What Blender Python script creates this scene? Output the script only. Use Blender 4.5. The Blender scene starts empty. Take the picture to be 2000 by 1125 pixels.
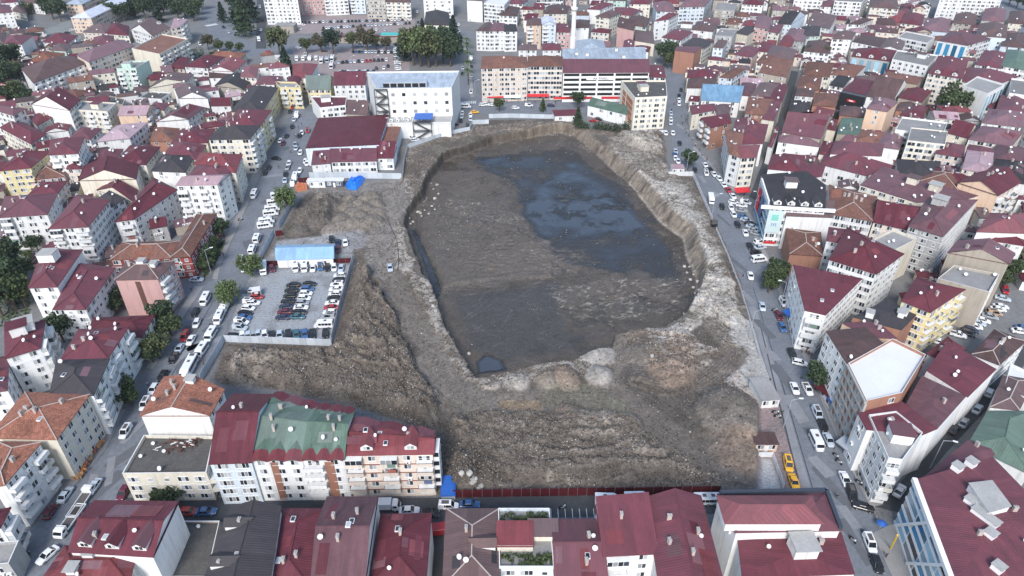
import bpy, bmesh, math, random
import numpy as np
from mathutils import Vector, Matrix
random.seed(7); RNG = np.random.default_rng(11)
HAZE = 0.00008
SC = bpy.context.scene
COL = SC.collection
# ---------------------------------------------------------------- camera, sky, sun, exposure
HC, PITCH, LENS = 120.0, 33.7, 24.0
cam = bpy.data.cameras.new('camera'); cam.lens = LENS; cam.sensor_width = 36; cam.clip_start = 1; cam.clip_end = 6000
camo = bpy.data.objects.new('camera', cam); COL.objects.link(camo)
camo.location = (0, 0, HC); camo.rotation_euler = (math.radians(90 - PITCH), 0, 0); SC.camera = camo
SUN_EL, SUN_AZ = 42, 190          # azimuth clockwise from +Y: the sun stands low behind the drone, veiled
w = bpy.data.worlds.new('World'); SC.world = w; w.use_nodes = True
nt = w.node_tree; bg = nt.nodes['Background']; sky = nt.nodes.new('ShaderNodeTexSky')
sky.sky_type = 'NISHITA'; sky.sun_disc = False; sky.sun_elevation = math.radians(SUN_EL); sky.sun_rotation = math.radians(SUN_AZ)
sky.air_density = 1.2; sky.dust_density = 1.2; sky.ozone_density = 1.5
nt.links.new(sky.outputs[0], bg.inputs[0]); bg.inputs[1].default_value = 0.125
sun = bpy.data.lights.new('sun', 'SUN'); sun.energy = 2.1; sun.angle = math.radians(18); sun.color = (1.0, 0.965, 0.93)
suno = bpy.data.objects.new('sun', sun); COL.objects.link(suno)
_e, _a = math.radians(SUN_EL), math.radians(SUN_AZ)
suno.rotation_euler = Vector((-math.cos(_e) * math.sin(_a), -math.cos(_e) * math.cos(_a), -math.sin(_e))).to_track_quat('-Z', 'Y').to_euler()
SC.view_settings.view_transform = 'Standard'; SC.view_settings.look = 'None'
SC.view_settings.exposure = 0.88; SC.view_settings.gamma = 1
# ---------------------------------------------------------------- helpers
FPX = LENS / 36 * 2000; SP, CP = math.sin(math.radians(PITCH)), math.cos(math.radians(PITCH))
def G(px, py, z=0.0):
    u, v = (px - 1000) / FPX, (py - 562.5) / FPX
    t = (HC - z) / (SP + v * CP)
    return (u * t, (CP - v * SP) * t)
def GP(pts, z=0.0): return [G(x, y, z) for x, y in pts]
def nums(s): 
    f = [float(q) for q in s.replace(',', ' ').split()]
    return list(zip(f[0::2], f[1::2]))

MATS = {}
def mat(name, col, rough=0.85, var=0.12, scale=0.3, detail=0.35, kind=None, objvar=0.0, spec=0.3, metal=0.0, bump=0.0, streak=0.0):
    if name in MATS: return MATS[name]
    m = bpy.data.materials.new(name); m.use_nodes = True; N = m.node_tree.nodes; L = m.node_tree.links
    p = N['Principled BSDF']; p.inputs['Roughness'].default_value = rough; p.inputs['Metallic'].default_value = metal
    p.inputs['Specular IOR Level'].default_value = spec
    tc = N.new('ShaderNodeTexCoord')
    mp = N.new('ShaderNodeMapping'); L.new(tc.outputs['Object'], mp.inputs[0])
    oi = N.new('ShaderNodeObjectInfo')
    av = N.new('ShaderNodeVectorMath'); av.operation = 'MULTIPLY_ADD'; av.inputs[1].default_value = (37, 53, 11)
    cx = N.new('ShaderNodeCombineXYZ'); 
    for i in range(3): L.new(oi.outputs['Random'], cx.inputs[i])
    L.new(cx.outputs[0], av.inputs[0]); L.new(mp.outputs[0], av.inputs[2])
    n1 = N.new('ShaderNodeTexNoise'); n1.inputs['Scale'].default_value = scale; n1.inputs['Detail'].default_value = 5; n1.inputs['Roughness'].default_value = 0.65
    L.new(av.outputs[0], n1.inputs['Vector'])
    fac = n1.outputs['Fac']
    def math_(op, a, b):
        q = N.new('ShaderNodeMath'); q.operation = op
        for i, s in enumerate((a, b)):
            if isinstance(s, (int, float)): q.inputs[i].default_value = s
            else: L.new(s, q.inputs[i])
        return q.outputs[0]
    val = math_('ADD', math_('MULTIPLY', math_('SUBTRACT', fac, 0.5), 2.6 * var), 1.0)
    if detail:
        n2 = N.new('ShaderNodeTexNoise'); n2.inputs['Scale'].default_value = scale * 9; n2.inputs['Detail'].default_value = 3
        L.new(av.outputs[0], n2.inputs['Vector'])
        val = math_('MULTIPLY', val, math_('ADD', math_('MULTIPLY', math_('SUBTRACT', n2.outputs['Fac'], 0.5), detail * var * 4), 1.0))
    if streak:
        m3 = N.new('ShaderNodeMapping'); m3.inputs['Scale'].default_value = (1.3, 1.3, 0.12); L.new(av.outputs[0], m3.inputs[0])
        n3 = N.new('ShaderNodeTexNoise'); n3.inputs['Scale'].default_value = 0.9; n3.inputs['Detail'].default_value = 4; L.new(m3.outputs[0], n3.inputs['Vector'])
        r3 = N.new('ShaderNodeMapRange'); r3.inputs[1].default_value = 0.5; r3.inputs[2].default_value = 0.78; r3.inputs[3].default_value = 1.0; r3.inputs[4].default_value = 1 - streak
        L.new(n3.outputs['Fac'], r3.inputs[0]); val = math_('MULTIPLY', val, r3.outputs[0])
    if kind in ('sheet', 'tile'):
        uv = tc.outputs['UV']
        br = N.new('ShaderNodeTexBrick'); L.new(uv, br.inputs['Vector'])
        br.inputs['Color1'].default_value = (0, 0, 0, 1); br.inputs['Color2'].default_value = (1, 1, 1, 1); br.inputs['Mortar'].default_value = (0.2, 0.2, 0.2, 1)
        br.inputs['Scale'].default_value = 1
        if kind == 'sheet':
            br.inputs['Brick Width'].default_value = 1.05; br.inputs['Row Height'].default_value = 5.0; br.inputs['Mortar Size'].default_value = 0.015; amt = 0.26; br.offset = 0.0
        else:
            br.inputs['Brick Width'].default_value = 0.42; br.inputs['Row Height'].default_value = 0.42; br.inputs['Mortar Size'].default_value = 0.06; amt = 0.7
        val = math_('MULTIPLY', val, math_('ADD', math_('MULTIPLY', br.outputs['Color'], amt), 1 - amt / 2))
        mu = N.new('ShaderNodeMapping'); mu.inputs['Scale'].default_value = (.8, .13, 1); L.new(uv, mu.inputs[0]); au = N.new('ShaderNodeVectorMath'); au.operation = 'ADD'; L.new(mu.outputs[0], au.inputs[0]); L.new(cx.outputs[0], au.inputs[1])
        nu = N.new('ShaderNodeTexNoise'); nu.inputs['Scale'].default_value = 1.0; nu.inputs['Detail'].default_value = 4; L.new(au.outputs[0], nu.inputs['Vector']); val = math_('MULTIPLY', val, math_('ADD', math_('MULTIPLY', nu.outputs['Fac'], .8), .6))
        wv = N.new('ShaderNodeTexWave'); wv.bands_direction = 'X'; wv.inputs['Scale'].default_value = 0.63 if kind == 'sheet' else 0.75; L.new(uv, wv.inputs['Vector'])
        bp = N.new('ShaderNodeBump'); bp.inputs['Strength'].default_value = 0.5; bp.inputs['Distance'].default_value = 0.06
        L.new(wv.outputs['Fac'], bp.inputs['Height']); L.new(bp.outputs[0], p.inputs['Normal'])
    elif bump:
        bp = N.new('ShaderNodeBump'); bp.inputs['Strength'].default_value = 0.6; bp.inputs['Distance'].default_value = bump
        L.new((n2 if detail else n1).outputs['Fac'], bp.inputs['Height']); L.new(bp.outputs[0], p.inputs['Normal'])
    if objvar:
        val = math_('MULTIPLY', val, math_('ADD', math_('MULTIPLY', oi.outputs['Random'], 2 * objvar), 1 - objvar))
    sc = N.new('ShaderNodeVectorMath'); sc.operation = 'SCALE'; sc.inputs[0].default_value = col[:3]; L.new(val, sc.inputs['Scale'])
    if kind == 'sheet':
        mx = N.new('ShaderNodeMix'); mx.data_type = 'RGBA'; g_ = sum(col) / 3; mx.inputs[7].default_value = (g_ * 1.45, g_ * 1.2, g_ * 1.35, 1); L.new(sc.outputs[0], mx.inputs[6])
        k = math_('ADD', math_('MULTIPLY', math_('POWER', oi.outputs['Random'], 2.5), .5), math_('MULTIPLY', fac, .12)); L.new(k, mx.inputs[0]); L.new(mx.outputs[2], p.inputs['Base Color'])
    else: L.new(sc.outputs[0], p.inputs['Base Color'])
    MATS[name] = m; return m

WALL = {k: mat('wall_' + k, c, 0.9, 0.10, 0.25, 0.3, objvar=0.10, streak=0.28) for k, c in dict(
    w=(.70, .70, .69), c=(.66, .61, .51), y=(.66, .56, .30), p=(.50, .31, .29), b=(.56, .63, .70), g=(.36, .36, .36), o=(.62, .45, .33),
    k=(.33, .17, .12), e=(.64, .55, .47), s=(.36, .32, .27), m=(.48, .62, .54), r=(.26, .06, .05), d=(.10, .12, .15)).items()}
WNAME = dict(w='white', c='cream', y='yellow', p='pink', b='pale blue', g='grey', o='peach', k='bare brick', e='beige', s='stained concrete', m='mint', r='brick red', d='dark grey')
ROOF = {}
for k, c in dict(m=(.140, .027, .040), r=(.20, .040, .046), b=(.115, .066, .060), k=(.045, .042, .045), g=(.10, .17, .125), p=(.34, .22, .24), l=(.38, .46, .53), a=(.20, .40, .58), n=(.165, .075, .088)).items():
    ROOF[k] = mat('roof_' + k, c, 0.62 if k != 'k' else .75, 0.26, 0.16, 0.35, kind='sheet', objvar=0.32, spec=0.28)
ROOF['q'] = mat('roof_q', (.25, .105, .070), 0.85, 0.3, 0.22, 0.4, kind='tile', objvar=0.2)
ROOF['t'] = mat('roof_t', (.185, .090, .068), 0.85, 0.28, 0.22, 0.4, kind='tile', objvar=0.2)
ROOF['y'] = mat('roof_y', (.24, .235, .23), 0.9, 0.25, 0.2, 0.5, objvar=0.2, bump=.05)
ROOF['w'] = mat('roof_w', (.62, .62, .62), 0.8, 0.08, 0.15, 0.4, objvar=0.05)
ROOF['d'] = mat('roof_d', (.09, .085, .08), 0.85, 0.45, 0.25, 0.5, bump=.05)
RNAME = dict(m='maroon', r='red', b='brown', k='charcoal', g='green', p='faded pink', l='pale blue metal', a='sky blue sheet', n='mauve', t='terracotta tile', q='orange tile', y='grey concrete', w='white', d='dark weathered')
M_FRAME = mat('window_frame', (.72, .72, .72), .6, .05)
M_TRIM = mat('trim_white', (.66, .66, .65), .85, .08, objvar=.08, streak=.15)
M_CONC = mat('concrete', (.36, .355, .34), .9, .2, .3, .5, bump=.04)
M_CHIM = mat('chimney_render', (.42, .36, .33), .9, .25, .9, .5)
M_BRICK = mat('brick_block', (.42, .17, .10), .9, .2, .8, .5)
M_DISH = mat('dish_white', (.66, .66, .66), .5, .03)
M_STEEL = mat('steel_dark', (.06, .06, .065), .5, .1)
M_GALV = mat('galvanised', (.40, .43, .46), .45, .1, metal=.3)
def glassy(name, dark, pale, share):
    m = bpy.data.materials.new(name); m.use_nodes = True; N = m.node_tree.nodes; L = m.node_tree.links; p = N['Principled BSDF']
    ge = N.new('ShaderNodeNewGeometry'); oi = N.new('ShaderNodeObjectInfo'); a = N.new('ShaderNodeMath'); a.operation = 'ADD'; f = N.new('ShaderNodeMath'); f.operation = 'FRACT'
    L.new(ge.outputs['Random Per Island'], a.inputs[0]); L.new(oi.outputs['Random'], a.inputs[1]); L.new(a.outputs[0], f.inputs[0])
    r = N.new('ShaderNodeValToRGB'); r.color_ramp.interpolation = 'CONSTANT'
    e = r.color_ramp.elements; e[0].color = (*dark, 1); e[0].position = 0; e[1].position = 1 - share; e[1].color = (*pale, 1)
    q = e.new((1 - share) * .5); q.color = tuple(d * 2.2 for d in dark) + (1,)
    q = e.new(1 - share * .4); q.color = tuple(d * .6 for d in pale) + (1,)
    L.new(f.outputs[0], r.inputs[0]); L.new(r.outputs[0], p.inputs['Base Color'])
    p.inputs['Roughness'].default_value = .12; p.inputs['Specular IOR Level'].default_value = .5
    MATS[name] = m; return m
M_GLASS = glassy('window_glass', (.018, .022, .028), (.42, .44, .45), .5)
M_BLUEGLASS = glassy('tinted_glass', (.02, .11, .19), (.34, .55, .66), .45)
M_OPEN = mat('dark_opening', (.015, .015, .017), .8, .1)

class MB:
    def __init__(s): s.v = []; s.f = []; s.m = []; s.uv = []
    def face(s, pts, m=0, uv=None):
        i = len(s.v); s.v += [tuple(p) for p in pts]; s.f.append(tuple(range(i, i + len(pts)))); s.m.append(m)
        s.uv += uv if uv else [(0.0, 0.0)] * len(pts)
    def ring(s, r1, r2, m=0):
        n = len(r1)
        for i in range(n):
            j = (i + 1) % n; s.face([r1[i], r1[j], r2[j], r2[i]], m)
    def prism(s, poly, z0, z1, m=0, mt=None, bottom=False):
        a = [(x, y, z0) for x, y in poly]; b = [(x, y, z1) for x, y in poly]
        s.ring(a, b, m); s.face(b, m if mt is None else mt)
        if bottom: s.face(a[::-1], m)
    def box(s, c, d, m=0, rz=0.0, bottom=True):
        ca, sa = math.cos(rz), math.sin(rz); hx, hy = d[0] / 2, d[1] / 2
        poly = [(c[0] + ca * x - sa * y, c[1] + sa * x + ca * y) for x, y in ((-hx, -hy), (hx, -hy), (hx, hy), (-hx, hy))]
        s.prism(poly, c[2] - d[2] / 2, c[2] + d[2] / 2, m, bottom=bottom)
    def bar(s, a, b, r, n=5, m=0, r2=None):
        a, b = Vector(a), Vector(b); d = (b - a).normalized(); t = d.orthogonal().normalized(); q = d.cross(t); r2 = r if r2 is None else r2
        A = [a + (t * math.cos(k * 2 * math.pi / n) + q * math.sin(k * 2 * math.pi / n)) * r for k in range(n)]
        B = [b + (t * math.cos(k * 2 * math.pi / n) + q * math.sin(k * 2 * math.pi / n)) * r2 for k in range(n)]
        s.ring(A, B, m); s.face(B, m); s.face(A[::-1], m)
    def mesh(s, name, mats):
        me = bpy.data.meshes.new(name); me.from_pydata(s.v, [], s.f)
        for q in mats: me.materials.append(q)
        if any(s.m): me.polygons.foreach_set('material_index', s.m)
        if any(u != (0.0, 0.0) for u in s.uv):
            l = me.uv_layers.new(name='uv'); l.data.foreach_set('uv', [c for u in s.uv for c in u])
        me.update(); return me
def ob(name, me, parent=None, loc=None, rz=0.0, **kw):
    o = bpy.data.objects.new(name, me); COL.objects.link(o)
    if parent is not None: o.parent = parent
    if loc is not None: o.location = loc
    if rz: o.rotation_euler = (0, 0, rz)
    for k, q in kw.items(): o[k] = q
    return o
def thing(name, label, cat, loc=(0, 0, 0), rz=0.0, group=None, me=None):
    o = ob(name, me, None, loc, rz); o['label'] = label; o['category'] = cat
    if group: o['group'] = group
    return o
ORD = 'first second third fourth fifth sixth seventh eighth ninth tenth eleventh twelfth thirteenth fourteenth fifteenth sixteenth seventeenth eighteenth nineteenth twentieth'.split()
def ordn(i):
    if i < 20: return ORD[i]
    t = ['twenty', 'thirty', 'forty', 'fifty', 'sixty'][(i + 1) // 10 - 2]; u = (i + 1) % 10
    return (t[:-1] + 'ieth') if u == 0 else t + '-' + ORD[u - 1]
def inpoly(x, y, P):
    c = False; n = len(P); j = n - 1
    for i in range(n):
        if (P[i][1] > y) != (P[j][1] > y) and x < (P[j][0] - P[i][0]) * (y - P[i][1]) / (P[j][1] - P[i][1]) + P[i][0]: c = not c
        j = i
    return c
# ---------------------------------------------------------------- terrain of the excavation
TX0, TX1, TY0, TY1, TD = -92.1, 84.0, 90.9, 348.9, 0.3
gx = np.arange(TX0, TX1 + 1e-6, TD); gy = np.arange(TY0, TY1 + 1e-6, TD); X, Y = np.meshgrid(gx, gy)
def vnoise(x, y, seed):
    r = np.random.default_rng(seed); T = r.random((256, 256)); xi = np.floor(x).astype(int); yi = np.floor(y).astype(int)
    fx = x - xi; fy = y - yi; fx = fx * fx * (3 - 2 * fx); fy = fy * fy * (3 - 2 * fy); a = lambda i, j: T[(xi + i) % 256, (yi + j) % 256]
    return (a(0, 0) * (1 - fx) + a(1, 0) * fx) * (1 - fy) + (a(0, 1) * (1 - fx) + a(1, 1) * fx) * fy
def fbm(sc, octv=4, seed=1, x=None, y=None):
    x = X if x is None else x; y = Y if y is None else y; s = 0; a = 1; t = 0; c = 1 / sc
    for k in range(octv): s = s + a * vnoise(x * c + 17.3 * k, y * c + 9.1 * k, seed + k); t += a; a *= .5; c *= 2.03
    return s / t
def dline(P, x=None, y=None):
    x = X if x is None else x; y = Y if y is None else y; d = np.full(x.shape, 1e9)
    for (ax, ay), (bx, by) in zip(P[:-1], P[1:]):
        vx, vy = bx - ax, by - ay; t = np.clip(((x - ax) * vx + (y - ay) * vy) / (vx * vx + vy * vy + 1e-9), 0, 1)
        d = np.minimum(d, np.hypot(x - ax - t * vx, y - ay - t * vy))
    return d
def sdist(P):
    d = dline(P + P[:1]); c = np.zeros(X.shape, bool); n = len(P)
    for i in range(n):
        (x1, y1), (x2, y2) = P[i], P[i - 1]
        k = ((y1 > Y) != (y2 > Y)) & (X < (x2 - x1) * (Y - y1) / (y2 - y1 + 1e-12) + x1); c ^= k
    return np.where(c, d, -d)
def ss(a, b, x): t = np.clip((x - a) / (b - a), 0, 1); return t * t * (3 - 2 * t)
H = np.zeros(X.shape); CL = np.zeros(X.shape + (3,)); CL[:] = (.17, .17, .172); RO = np.full(X.shape, .92); ST = np.zeros(X.shape)
def paint(wt, c, ro=None, amt=1.0):
    global CL, RO
    k = np.clip(wt * amt, 0, 1); CL = CL * (1 - k[..., None]) + np.array(c) * k[..., None]
    if ro is not None: RO = RO * (1 - k) + ro * k
def ridged(sc, o, seed): return 1 - np.abs(2 * fbm(sc, o, seed, X + (nB - .5) * 6, Y + (nA - .5) * 9) - 1)
nA, nB, nC, nD = fbm(22, 4, 3), fbm(7, 4, 13), fbm(2.2, 3, 23), fbm(.9, 2, 33)
rA, rB, rC = ridged(9, 4, 41), ridged(3.4, 3, 51), ridged(1.5, 2, 61)
lump = (rA - .72) * 2.6 + (rB - .7) * 1.5 + (rC - .7) * .75 + (nD - .5) * .3
clus = ss(.40, .66, fbm(5, 3, 71)) * ss(.3, .6, fbm(1.8, 2, 77))
SITE = GP(nums('797,296 850,272 920,256 935,235 1095,232 1130,248 1225,250 1296,262 1306,342 1354,345 1398,438 1444,545 1482,700 1476,745 1480,870 1476,958 850,966 852,905 845,845 690,795 530,760 438,752 414,742 442,670 651,674 691,513 689,498 545,498 512,505 560,432 588,388 610,368 783,352 790,312'))
sS = sdist(SITE); S = ss(-.6, .8, sS)
DIRT, PALE, DARK, MUD, CLAY = (.108, .091, .076), (.355, .322, .28), (.062, .052, .044), (.100, .080, .062), (.19, .135, .095)
paint(S, DIRT); paint(S * ss(.42, .62, nB), (.17, .15, .13), None, .7); paint(S * ss(.52, .7, nA), DARK, None, .55)
H += S * ((nB - .5) * .5 + (nC - .5) * .22)
def heap(px, py, rad, ht, c=None, ax=1.0, rot=0.0, pale=0):
    global H, ST
    x0, y0 = G(px, py); ca, sa = math.cos(rot), math.sin(rot); dx, dy = X - x0, Y - y0
    r = np.hypot((dx * ca + dy * sa) / ax, -dx * sa + dy * ca) / rad + (nB - .5) * .35 + (nC - .5) * .18
    k = np.clip(1 - r * r, 0, 1); H = np.maximum(H, H * .4 + ht * k * (1 + .25 * (nC - .5))); m = ss(0.0, .25, 1 - r)
    if c is not None: paint(m, np.array(c), None, .85)
    ST = np.maximum(ST, m * pale)
def stroke(s, wd, c=None, dh=0.0, ridge=0.0, ro=None, amt=.85, flat=0.0, nz=.5, per=.95, pale=None, hmask=None):
    global H, ST, CL
    d = dline(GP(nums(s))); m = 1 - ss(wd * .45, wd * .62, d + (nB - .5) * wd * nz + (nC - .5) * nz)
    if flat: H = H * (1 - m * flat)
    H = H + m * dh
    if ridge: 
        rr = np.cos(d * 2 * math.pi / per); H = H + m * ridge * rr; CL = CL * (1 + (m * rr * np.clip((nC - .2) * .6, 0, .35))[..., None])
    if c is not None: paint(m, np.array(c), ro, amt)
    if pale is not None: ST = ST * (1 - m) + m * pale
def region(s, ht=0.0, c=None, nz=3.0, soft=4.0, rough=0.0, ro=None, amt=.8, pale=0, mod=None):
    global H, ST
    d = sdist(GP(nums(s))) + (nB - .5) * nz * 2 + (nC - .5) * 1.5; m = ss(0, soft, d)
    H = H + m * ht * (.75 + .8 * (nA - .35)) + m * rough * ((nB - .5) * 1.2 + lump * .55)
    if c is not None: paint(m if mod is None else m * mod, np.array(c), ro, amt)
    ST = np.maximum(ST, m * pale)
# tipped-spoil banks, pale gravel berms, haul roads
region('700,516 752,545 800,640 832,720 856,775 845,838 690,792 540,758 432,745 448,690 560,690 655,682', 3.6, DIRT, rough=1.5, pale=.8)
region('700,530 770,600 800,700 650,700', 1.2, (.10, .088, .076), rough=.8, pale=.5)
region('560,752 700,770 850,800 850,860 690,800 540,762', 0.2, DARK, rough=.9, amt=.75, pale=.5)
region('425,700 520,682 600,690 500,760 430,748', .8, (.19, .165, .14), rough=.5)
region('870,830 950,800 1090,800 1240,835 1330,870 1400,945 1100,952 880,958', 3.0, (.112, .096, .083), rough=1.0, pale=.6)
region('855,880 960,890 1010,955 860,962', .3, DARK, rough=.8, amt=.95, pale=.5)
region('1150,880 1390,930 1390,955 1130,955', .3, DARK, rough=.4, amt=.8, pale=.4)
region('556,432 590,392 650,384 735,386 742,440 700,452 600,458', .5, (.125, .11, .096), rough=.7)
region('566,436 600,396 660,392 650,440 610,455', 2.8, (.10, .088, .076), rough=1.1, pale=.25)
region('1205,262 1290,258 1302,306 1260,300 1215,282', 3.6, (.27, .245, .215), rough=.8, pale=1)
region('1185,268 1260,262 1330,345 1390,440 1440,560 1470,690 1400,690 1360,600 1320,470 1240,380 1170,300', .6, (.25, .225, .195), rough=.5, amt=.75, pale=.3)
region('1180,640 1330,640 1440,700 1445,800 1330,760 1240,720 1200,690', .8, (.17, .15, .13), rough=.6, pale=.5)
stroke('1245,345 1290,390 1330,430 1375,500 1400,560 1420,620', 9, PALE, .7, nz=1.0, pale=.9)
stroke('1345,500 1365,560 1375,620 1330,640', 6, PALE, .3, nz=1.0, pale=1)
stroke('1330,655 1290,660 1400,720 1450,760', 8, (.36, .33, .30), .2, nz=1.3, amt=.75, pale=.9)
region('1330,350 1362,350 1400,440 1445,560 1475,690 1450,700 1400,600 1350,500 1290,400 1250,350', 0, (.30, .285, .26), amt=.8, pale=.5, soft=8)
stroke('1455,640 1480,735', 8, (.40, .385, .36), 0, nz=.5, pale=.1)
stroke('790,300 830,275 900,262 1000,247 1100,243', 9, (.22, .19, .16), .4, nz=.8, amt=.7, pale=.3)
stroke('1000,252 1100,246 1190,262', 6, (.20, .165, .13), .3, nz=.8, amt=.7)
stroke('800,310 845,320 815,400 800,350', 6, (.20, .18, .155), .9, ridge=.1, nz=1, amt=.7, pale=.9)
stroke('770,430 790,520 840,580 870,650 905,725 930,752 1000,742 1080,722 1140,715', 5, (.28, .255, .225), .5, nz=1.3, amt=.65, pale=.8)
stroke('690,470 640,475', 12, (.22, .215, .215), 0, nz=.4, flat=.8)
stroke('600,362 680,368 770,365 780,400', 12, (.21, .195, .18), 0, nz=.5, flat=.8)
stroke('770,362 765,400 745,470 745,530 780,590 812,640 840,690 865,745 930,782 1010,792 1110,790 1180,770 1235,735 1225,700 1205,672', 8.5, (.170, .148, .128), -.15, ridge=.07, nz=.35, flat=.93, pale=.02, ro=.75)
stroke('770,362 765,400 745,470 745,530', 8.5, (.23, .21, .19), 0, nz=.5, flat=.9, amt=.6)
stroke('1110,790 1190,800 1260,830 1340,890 1420,950', 10, (.135, .117, .102), -.1, ridge=.11, nz=.4, flat=.93, pale=.03, ro=.72)
stroke('1180,770 1290,800 1400,730 1440,690', 6, (.135, .115, .10), 0, ridge=.16, nz=.4, flat=.8, pale=.03)
stroke('1255,745 1310,770 1350,800', 10, (.09, .078, .068), 0, ridge=.16, nz=.8, flat=.5, per=1.3)
stroke('1090,770 1160,785 1180,800', 9, (.15, .135, .10), -.1, nz=.6, flat=.95, amt=.97, ro=.22, pale=0)
stroke('985,790 1040,795', 4, (.22, .16, .10), -.15, nz=.6, flat=.95, ro=.4, pale=0)
for s in ('960,830 1100,850 1200,850', '1010,880 1150,890 1260,860', '1060,905 1200,910 1330,915', '1090,935 1250,930 1390,935', '1180,850 1280,895', '1200,838 1270,875', '930,815 1050,838 1090,838', '1120,870 1230,880 1320,900'):
    stroke(s, 4.2, (.17, .15, .13), .55, nz=1.3, amt=.5, pale=.5)
    stroke(s, 1.6, (.06, .052, .046), -.4, nz=1.2, amt=.6)
for s in ('740,640 800,690', '730,650 780,710', '760,630 815,690', '720,560 770,620'): stroke(s, 2.2, (.06, .053, .047), -.6, nz=1.3, amt=.6)
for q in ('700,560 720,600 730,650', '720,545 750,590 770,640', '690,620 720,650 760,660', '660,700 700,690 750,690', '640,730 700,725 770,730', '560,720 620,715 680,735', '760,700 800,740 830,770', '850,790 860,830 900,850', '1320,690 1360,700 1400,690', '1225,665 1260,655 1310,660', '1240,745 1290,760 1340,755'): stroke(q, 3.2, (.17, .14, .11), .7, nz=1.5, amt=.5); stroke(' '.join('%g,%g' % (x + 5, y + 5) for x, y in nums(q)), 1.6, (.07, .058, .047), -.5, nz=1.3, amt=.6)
tips = '''492,693 5 1.6 b|632,387 5.5 2.4 a|655,390 5 2.2 a|683,392 5 2.4 a|712,393 5 2.5 a|726,388 6.5 3 a|735,402 5.5 2.8 a|700,404 5 2.4 a|678,408 5 2.4 a|716,412 5 2.6 a|736,418 5.5 2.4 a|690,420 6 2.6 a|668,432 6 2.4 a|708,428 6 2.6 a|732,433 5.5 2.5 a|716,440 6.5 2.6 a|690,440 6 2.5 a|665,446 5.5 2.2 a|645,450 5 2.0 a|583,452 6 1.8 b
1070,743 3.6 2.2 c|1105,738 4.2 2.6 k|1170,735 4.5 1.8 p|1160,690 6 1.0 p|1275,688 5.5 2.2 a|1250,690 4.5 1.2 b|1320,725 6 2.4 k|1292,718 5 1.9 k|1335,712 5 1.6 k|1300,735 4.5 1.6 k|1330,680 5 1.2 k|1430,818 9.5 4.6 a|1420,800 7 3.6 b|1450,850 6 3 a|1445,885 7 2 k|1110,812 4.5 2.0 k|1145,822 4.5 2.0 c|1165,828 4 1.9 c|1190,826 4.2 2.2 c|1225,830 4.2 2.2 c|1010,748 4 1.5 p|830,372 5 1.5 b'''
HC_ = dict(a=(.185, .162, .138), b=(.13, .115, .10), c=(.20, .17, .14), k=(.205, .155, .12), p=(.34, .31, .275))
for ln in tips.replace('\n', '|').split('|'):
    xy, r, h_, c = ln.split(); px, py = map(float, xy.split(',')); heap(px, py, float(r) * (.66 if py < 460 else .95), float(h_) * 1.05, HC_[c], 1.0 + random.random() * .35, random.random() * 3)
# the lots beside the site: flattened gravel
for s, c in (('480,532 690,516 650,668 446,660', (.30, .315, .33)), ('540,470 690,455 690,500 520,512', (.27, .27, .27)), ('1480,755 1508,755 1565,915 1570,960 1482,960', (.27, .21, .205))):
    d = sdist(GP(nums(s))); m = ss(-1, 1, d); H = H * (1 - m); paint(m, c, .9); paint(m * ss(.55, .75, nB), (.15, .14, .13), None, .5); ST = ST * (1 - m)
rk = np.clip(ST * 1.5 + .10, 0, 1) * S; H += rk * lump * .30; tone = np.clip(.5 + lump * .35 + (nD - .5) * .6, 0, 1); CL *= (1 + (rk * (tone - .45) * .9)[..., None])
# the pit itself
PITZ = -4.6
PIT = [G(x, y, 0 if y > 600 else PITZ) for x, y in nums('800,428 822,402 850,345 868,318 905,305 960,284 1040,270 1092,263 1118,268 1165,308 1230,368 1290,440 1330,468 1335,500 1358,545 1362,582 1348,606 1300,637 1255,645 1205,655 1197,678 1142,696 1125,707 1060,714 1000,727 930,741 912,722 888,672 862,632 846,588 828,545 810,490 798,457')]
east = ss(0, 40, X - 5) * ss(150, 200, Y)
dP = sdist(PIT) + ((nB - .5) * 1.8 + (nC - .5) * .8) * (1 - .65 * east) + (nD - .5) * .4
sft = ss(168, 205, Y); wl, wo = 1.3, 1.3 + 4.6 * east
prof = ss(0, 1, np.clip((dP + wo * sft) / (wl * (1 - sft) + wo * sft), 0, 1))
H = H * (1 - prof) + PITZ * prof
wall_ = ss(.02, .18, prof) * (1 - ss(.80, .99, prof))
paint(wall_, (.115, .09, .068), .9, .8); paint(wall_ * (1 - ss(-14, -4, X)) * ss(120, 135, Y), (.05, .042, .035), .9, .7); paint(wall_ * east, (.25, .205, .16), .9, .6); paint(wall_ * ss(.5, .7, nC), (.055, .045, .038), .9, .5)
H += wall_ * (lump * (.5 - .3 * east) + (nB - .5) * .6)
fl = ss(.9, 1, prof)
ST = ST * (1 - ss(0, .1, prof)); ST = np.maximum(ST, .8 * ss(-3, -.5, dP) * (1 - ss(.3, 2.5, dP)) * ss(.45, .7, nA))
paint(fl, MUD, .5); paint(fl * ss(.42, .66, nA), (.096, .081, .068), .5, .8); paint(fl * ss(.5, .68, nB), (.070, .060, .053), .42, .6)
def wet(s, c, ro, dz, soft=5, nz=6, amt=.9):
    global H
    d = sdist(GP(nums(s), PITZ)) + (nA - .5) * nz * 1.6 + (nB - .5) * nz * .9; m = ss(0, soft, d) * fl; H += m * dz
    if c is not None: paint(m, np.array(c), ro, amt)
Hf = (nA - .5) * .65 + (nB - .5) * .55 + (nC - .5) * .20
H += fl * (.27 + Hf)
wet('905,310 1100,290 1130,300 1230,368 1290,440 1330,480 1340,560 1250,560 1180,540 1060,500 1010,420 985,360 920,330', (.060, .054, .050), .25, -.34, nz=9)
wet('1005,392 1090,330 1130,330 1240,390 1290,450 1240,460 1120,470 1040,465 1012,430', (.034, .036, .040), .2, -.26, nz=6)
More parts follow.
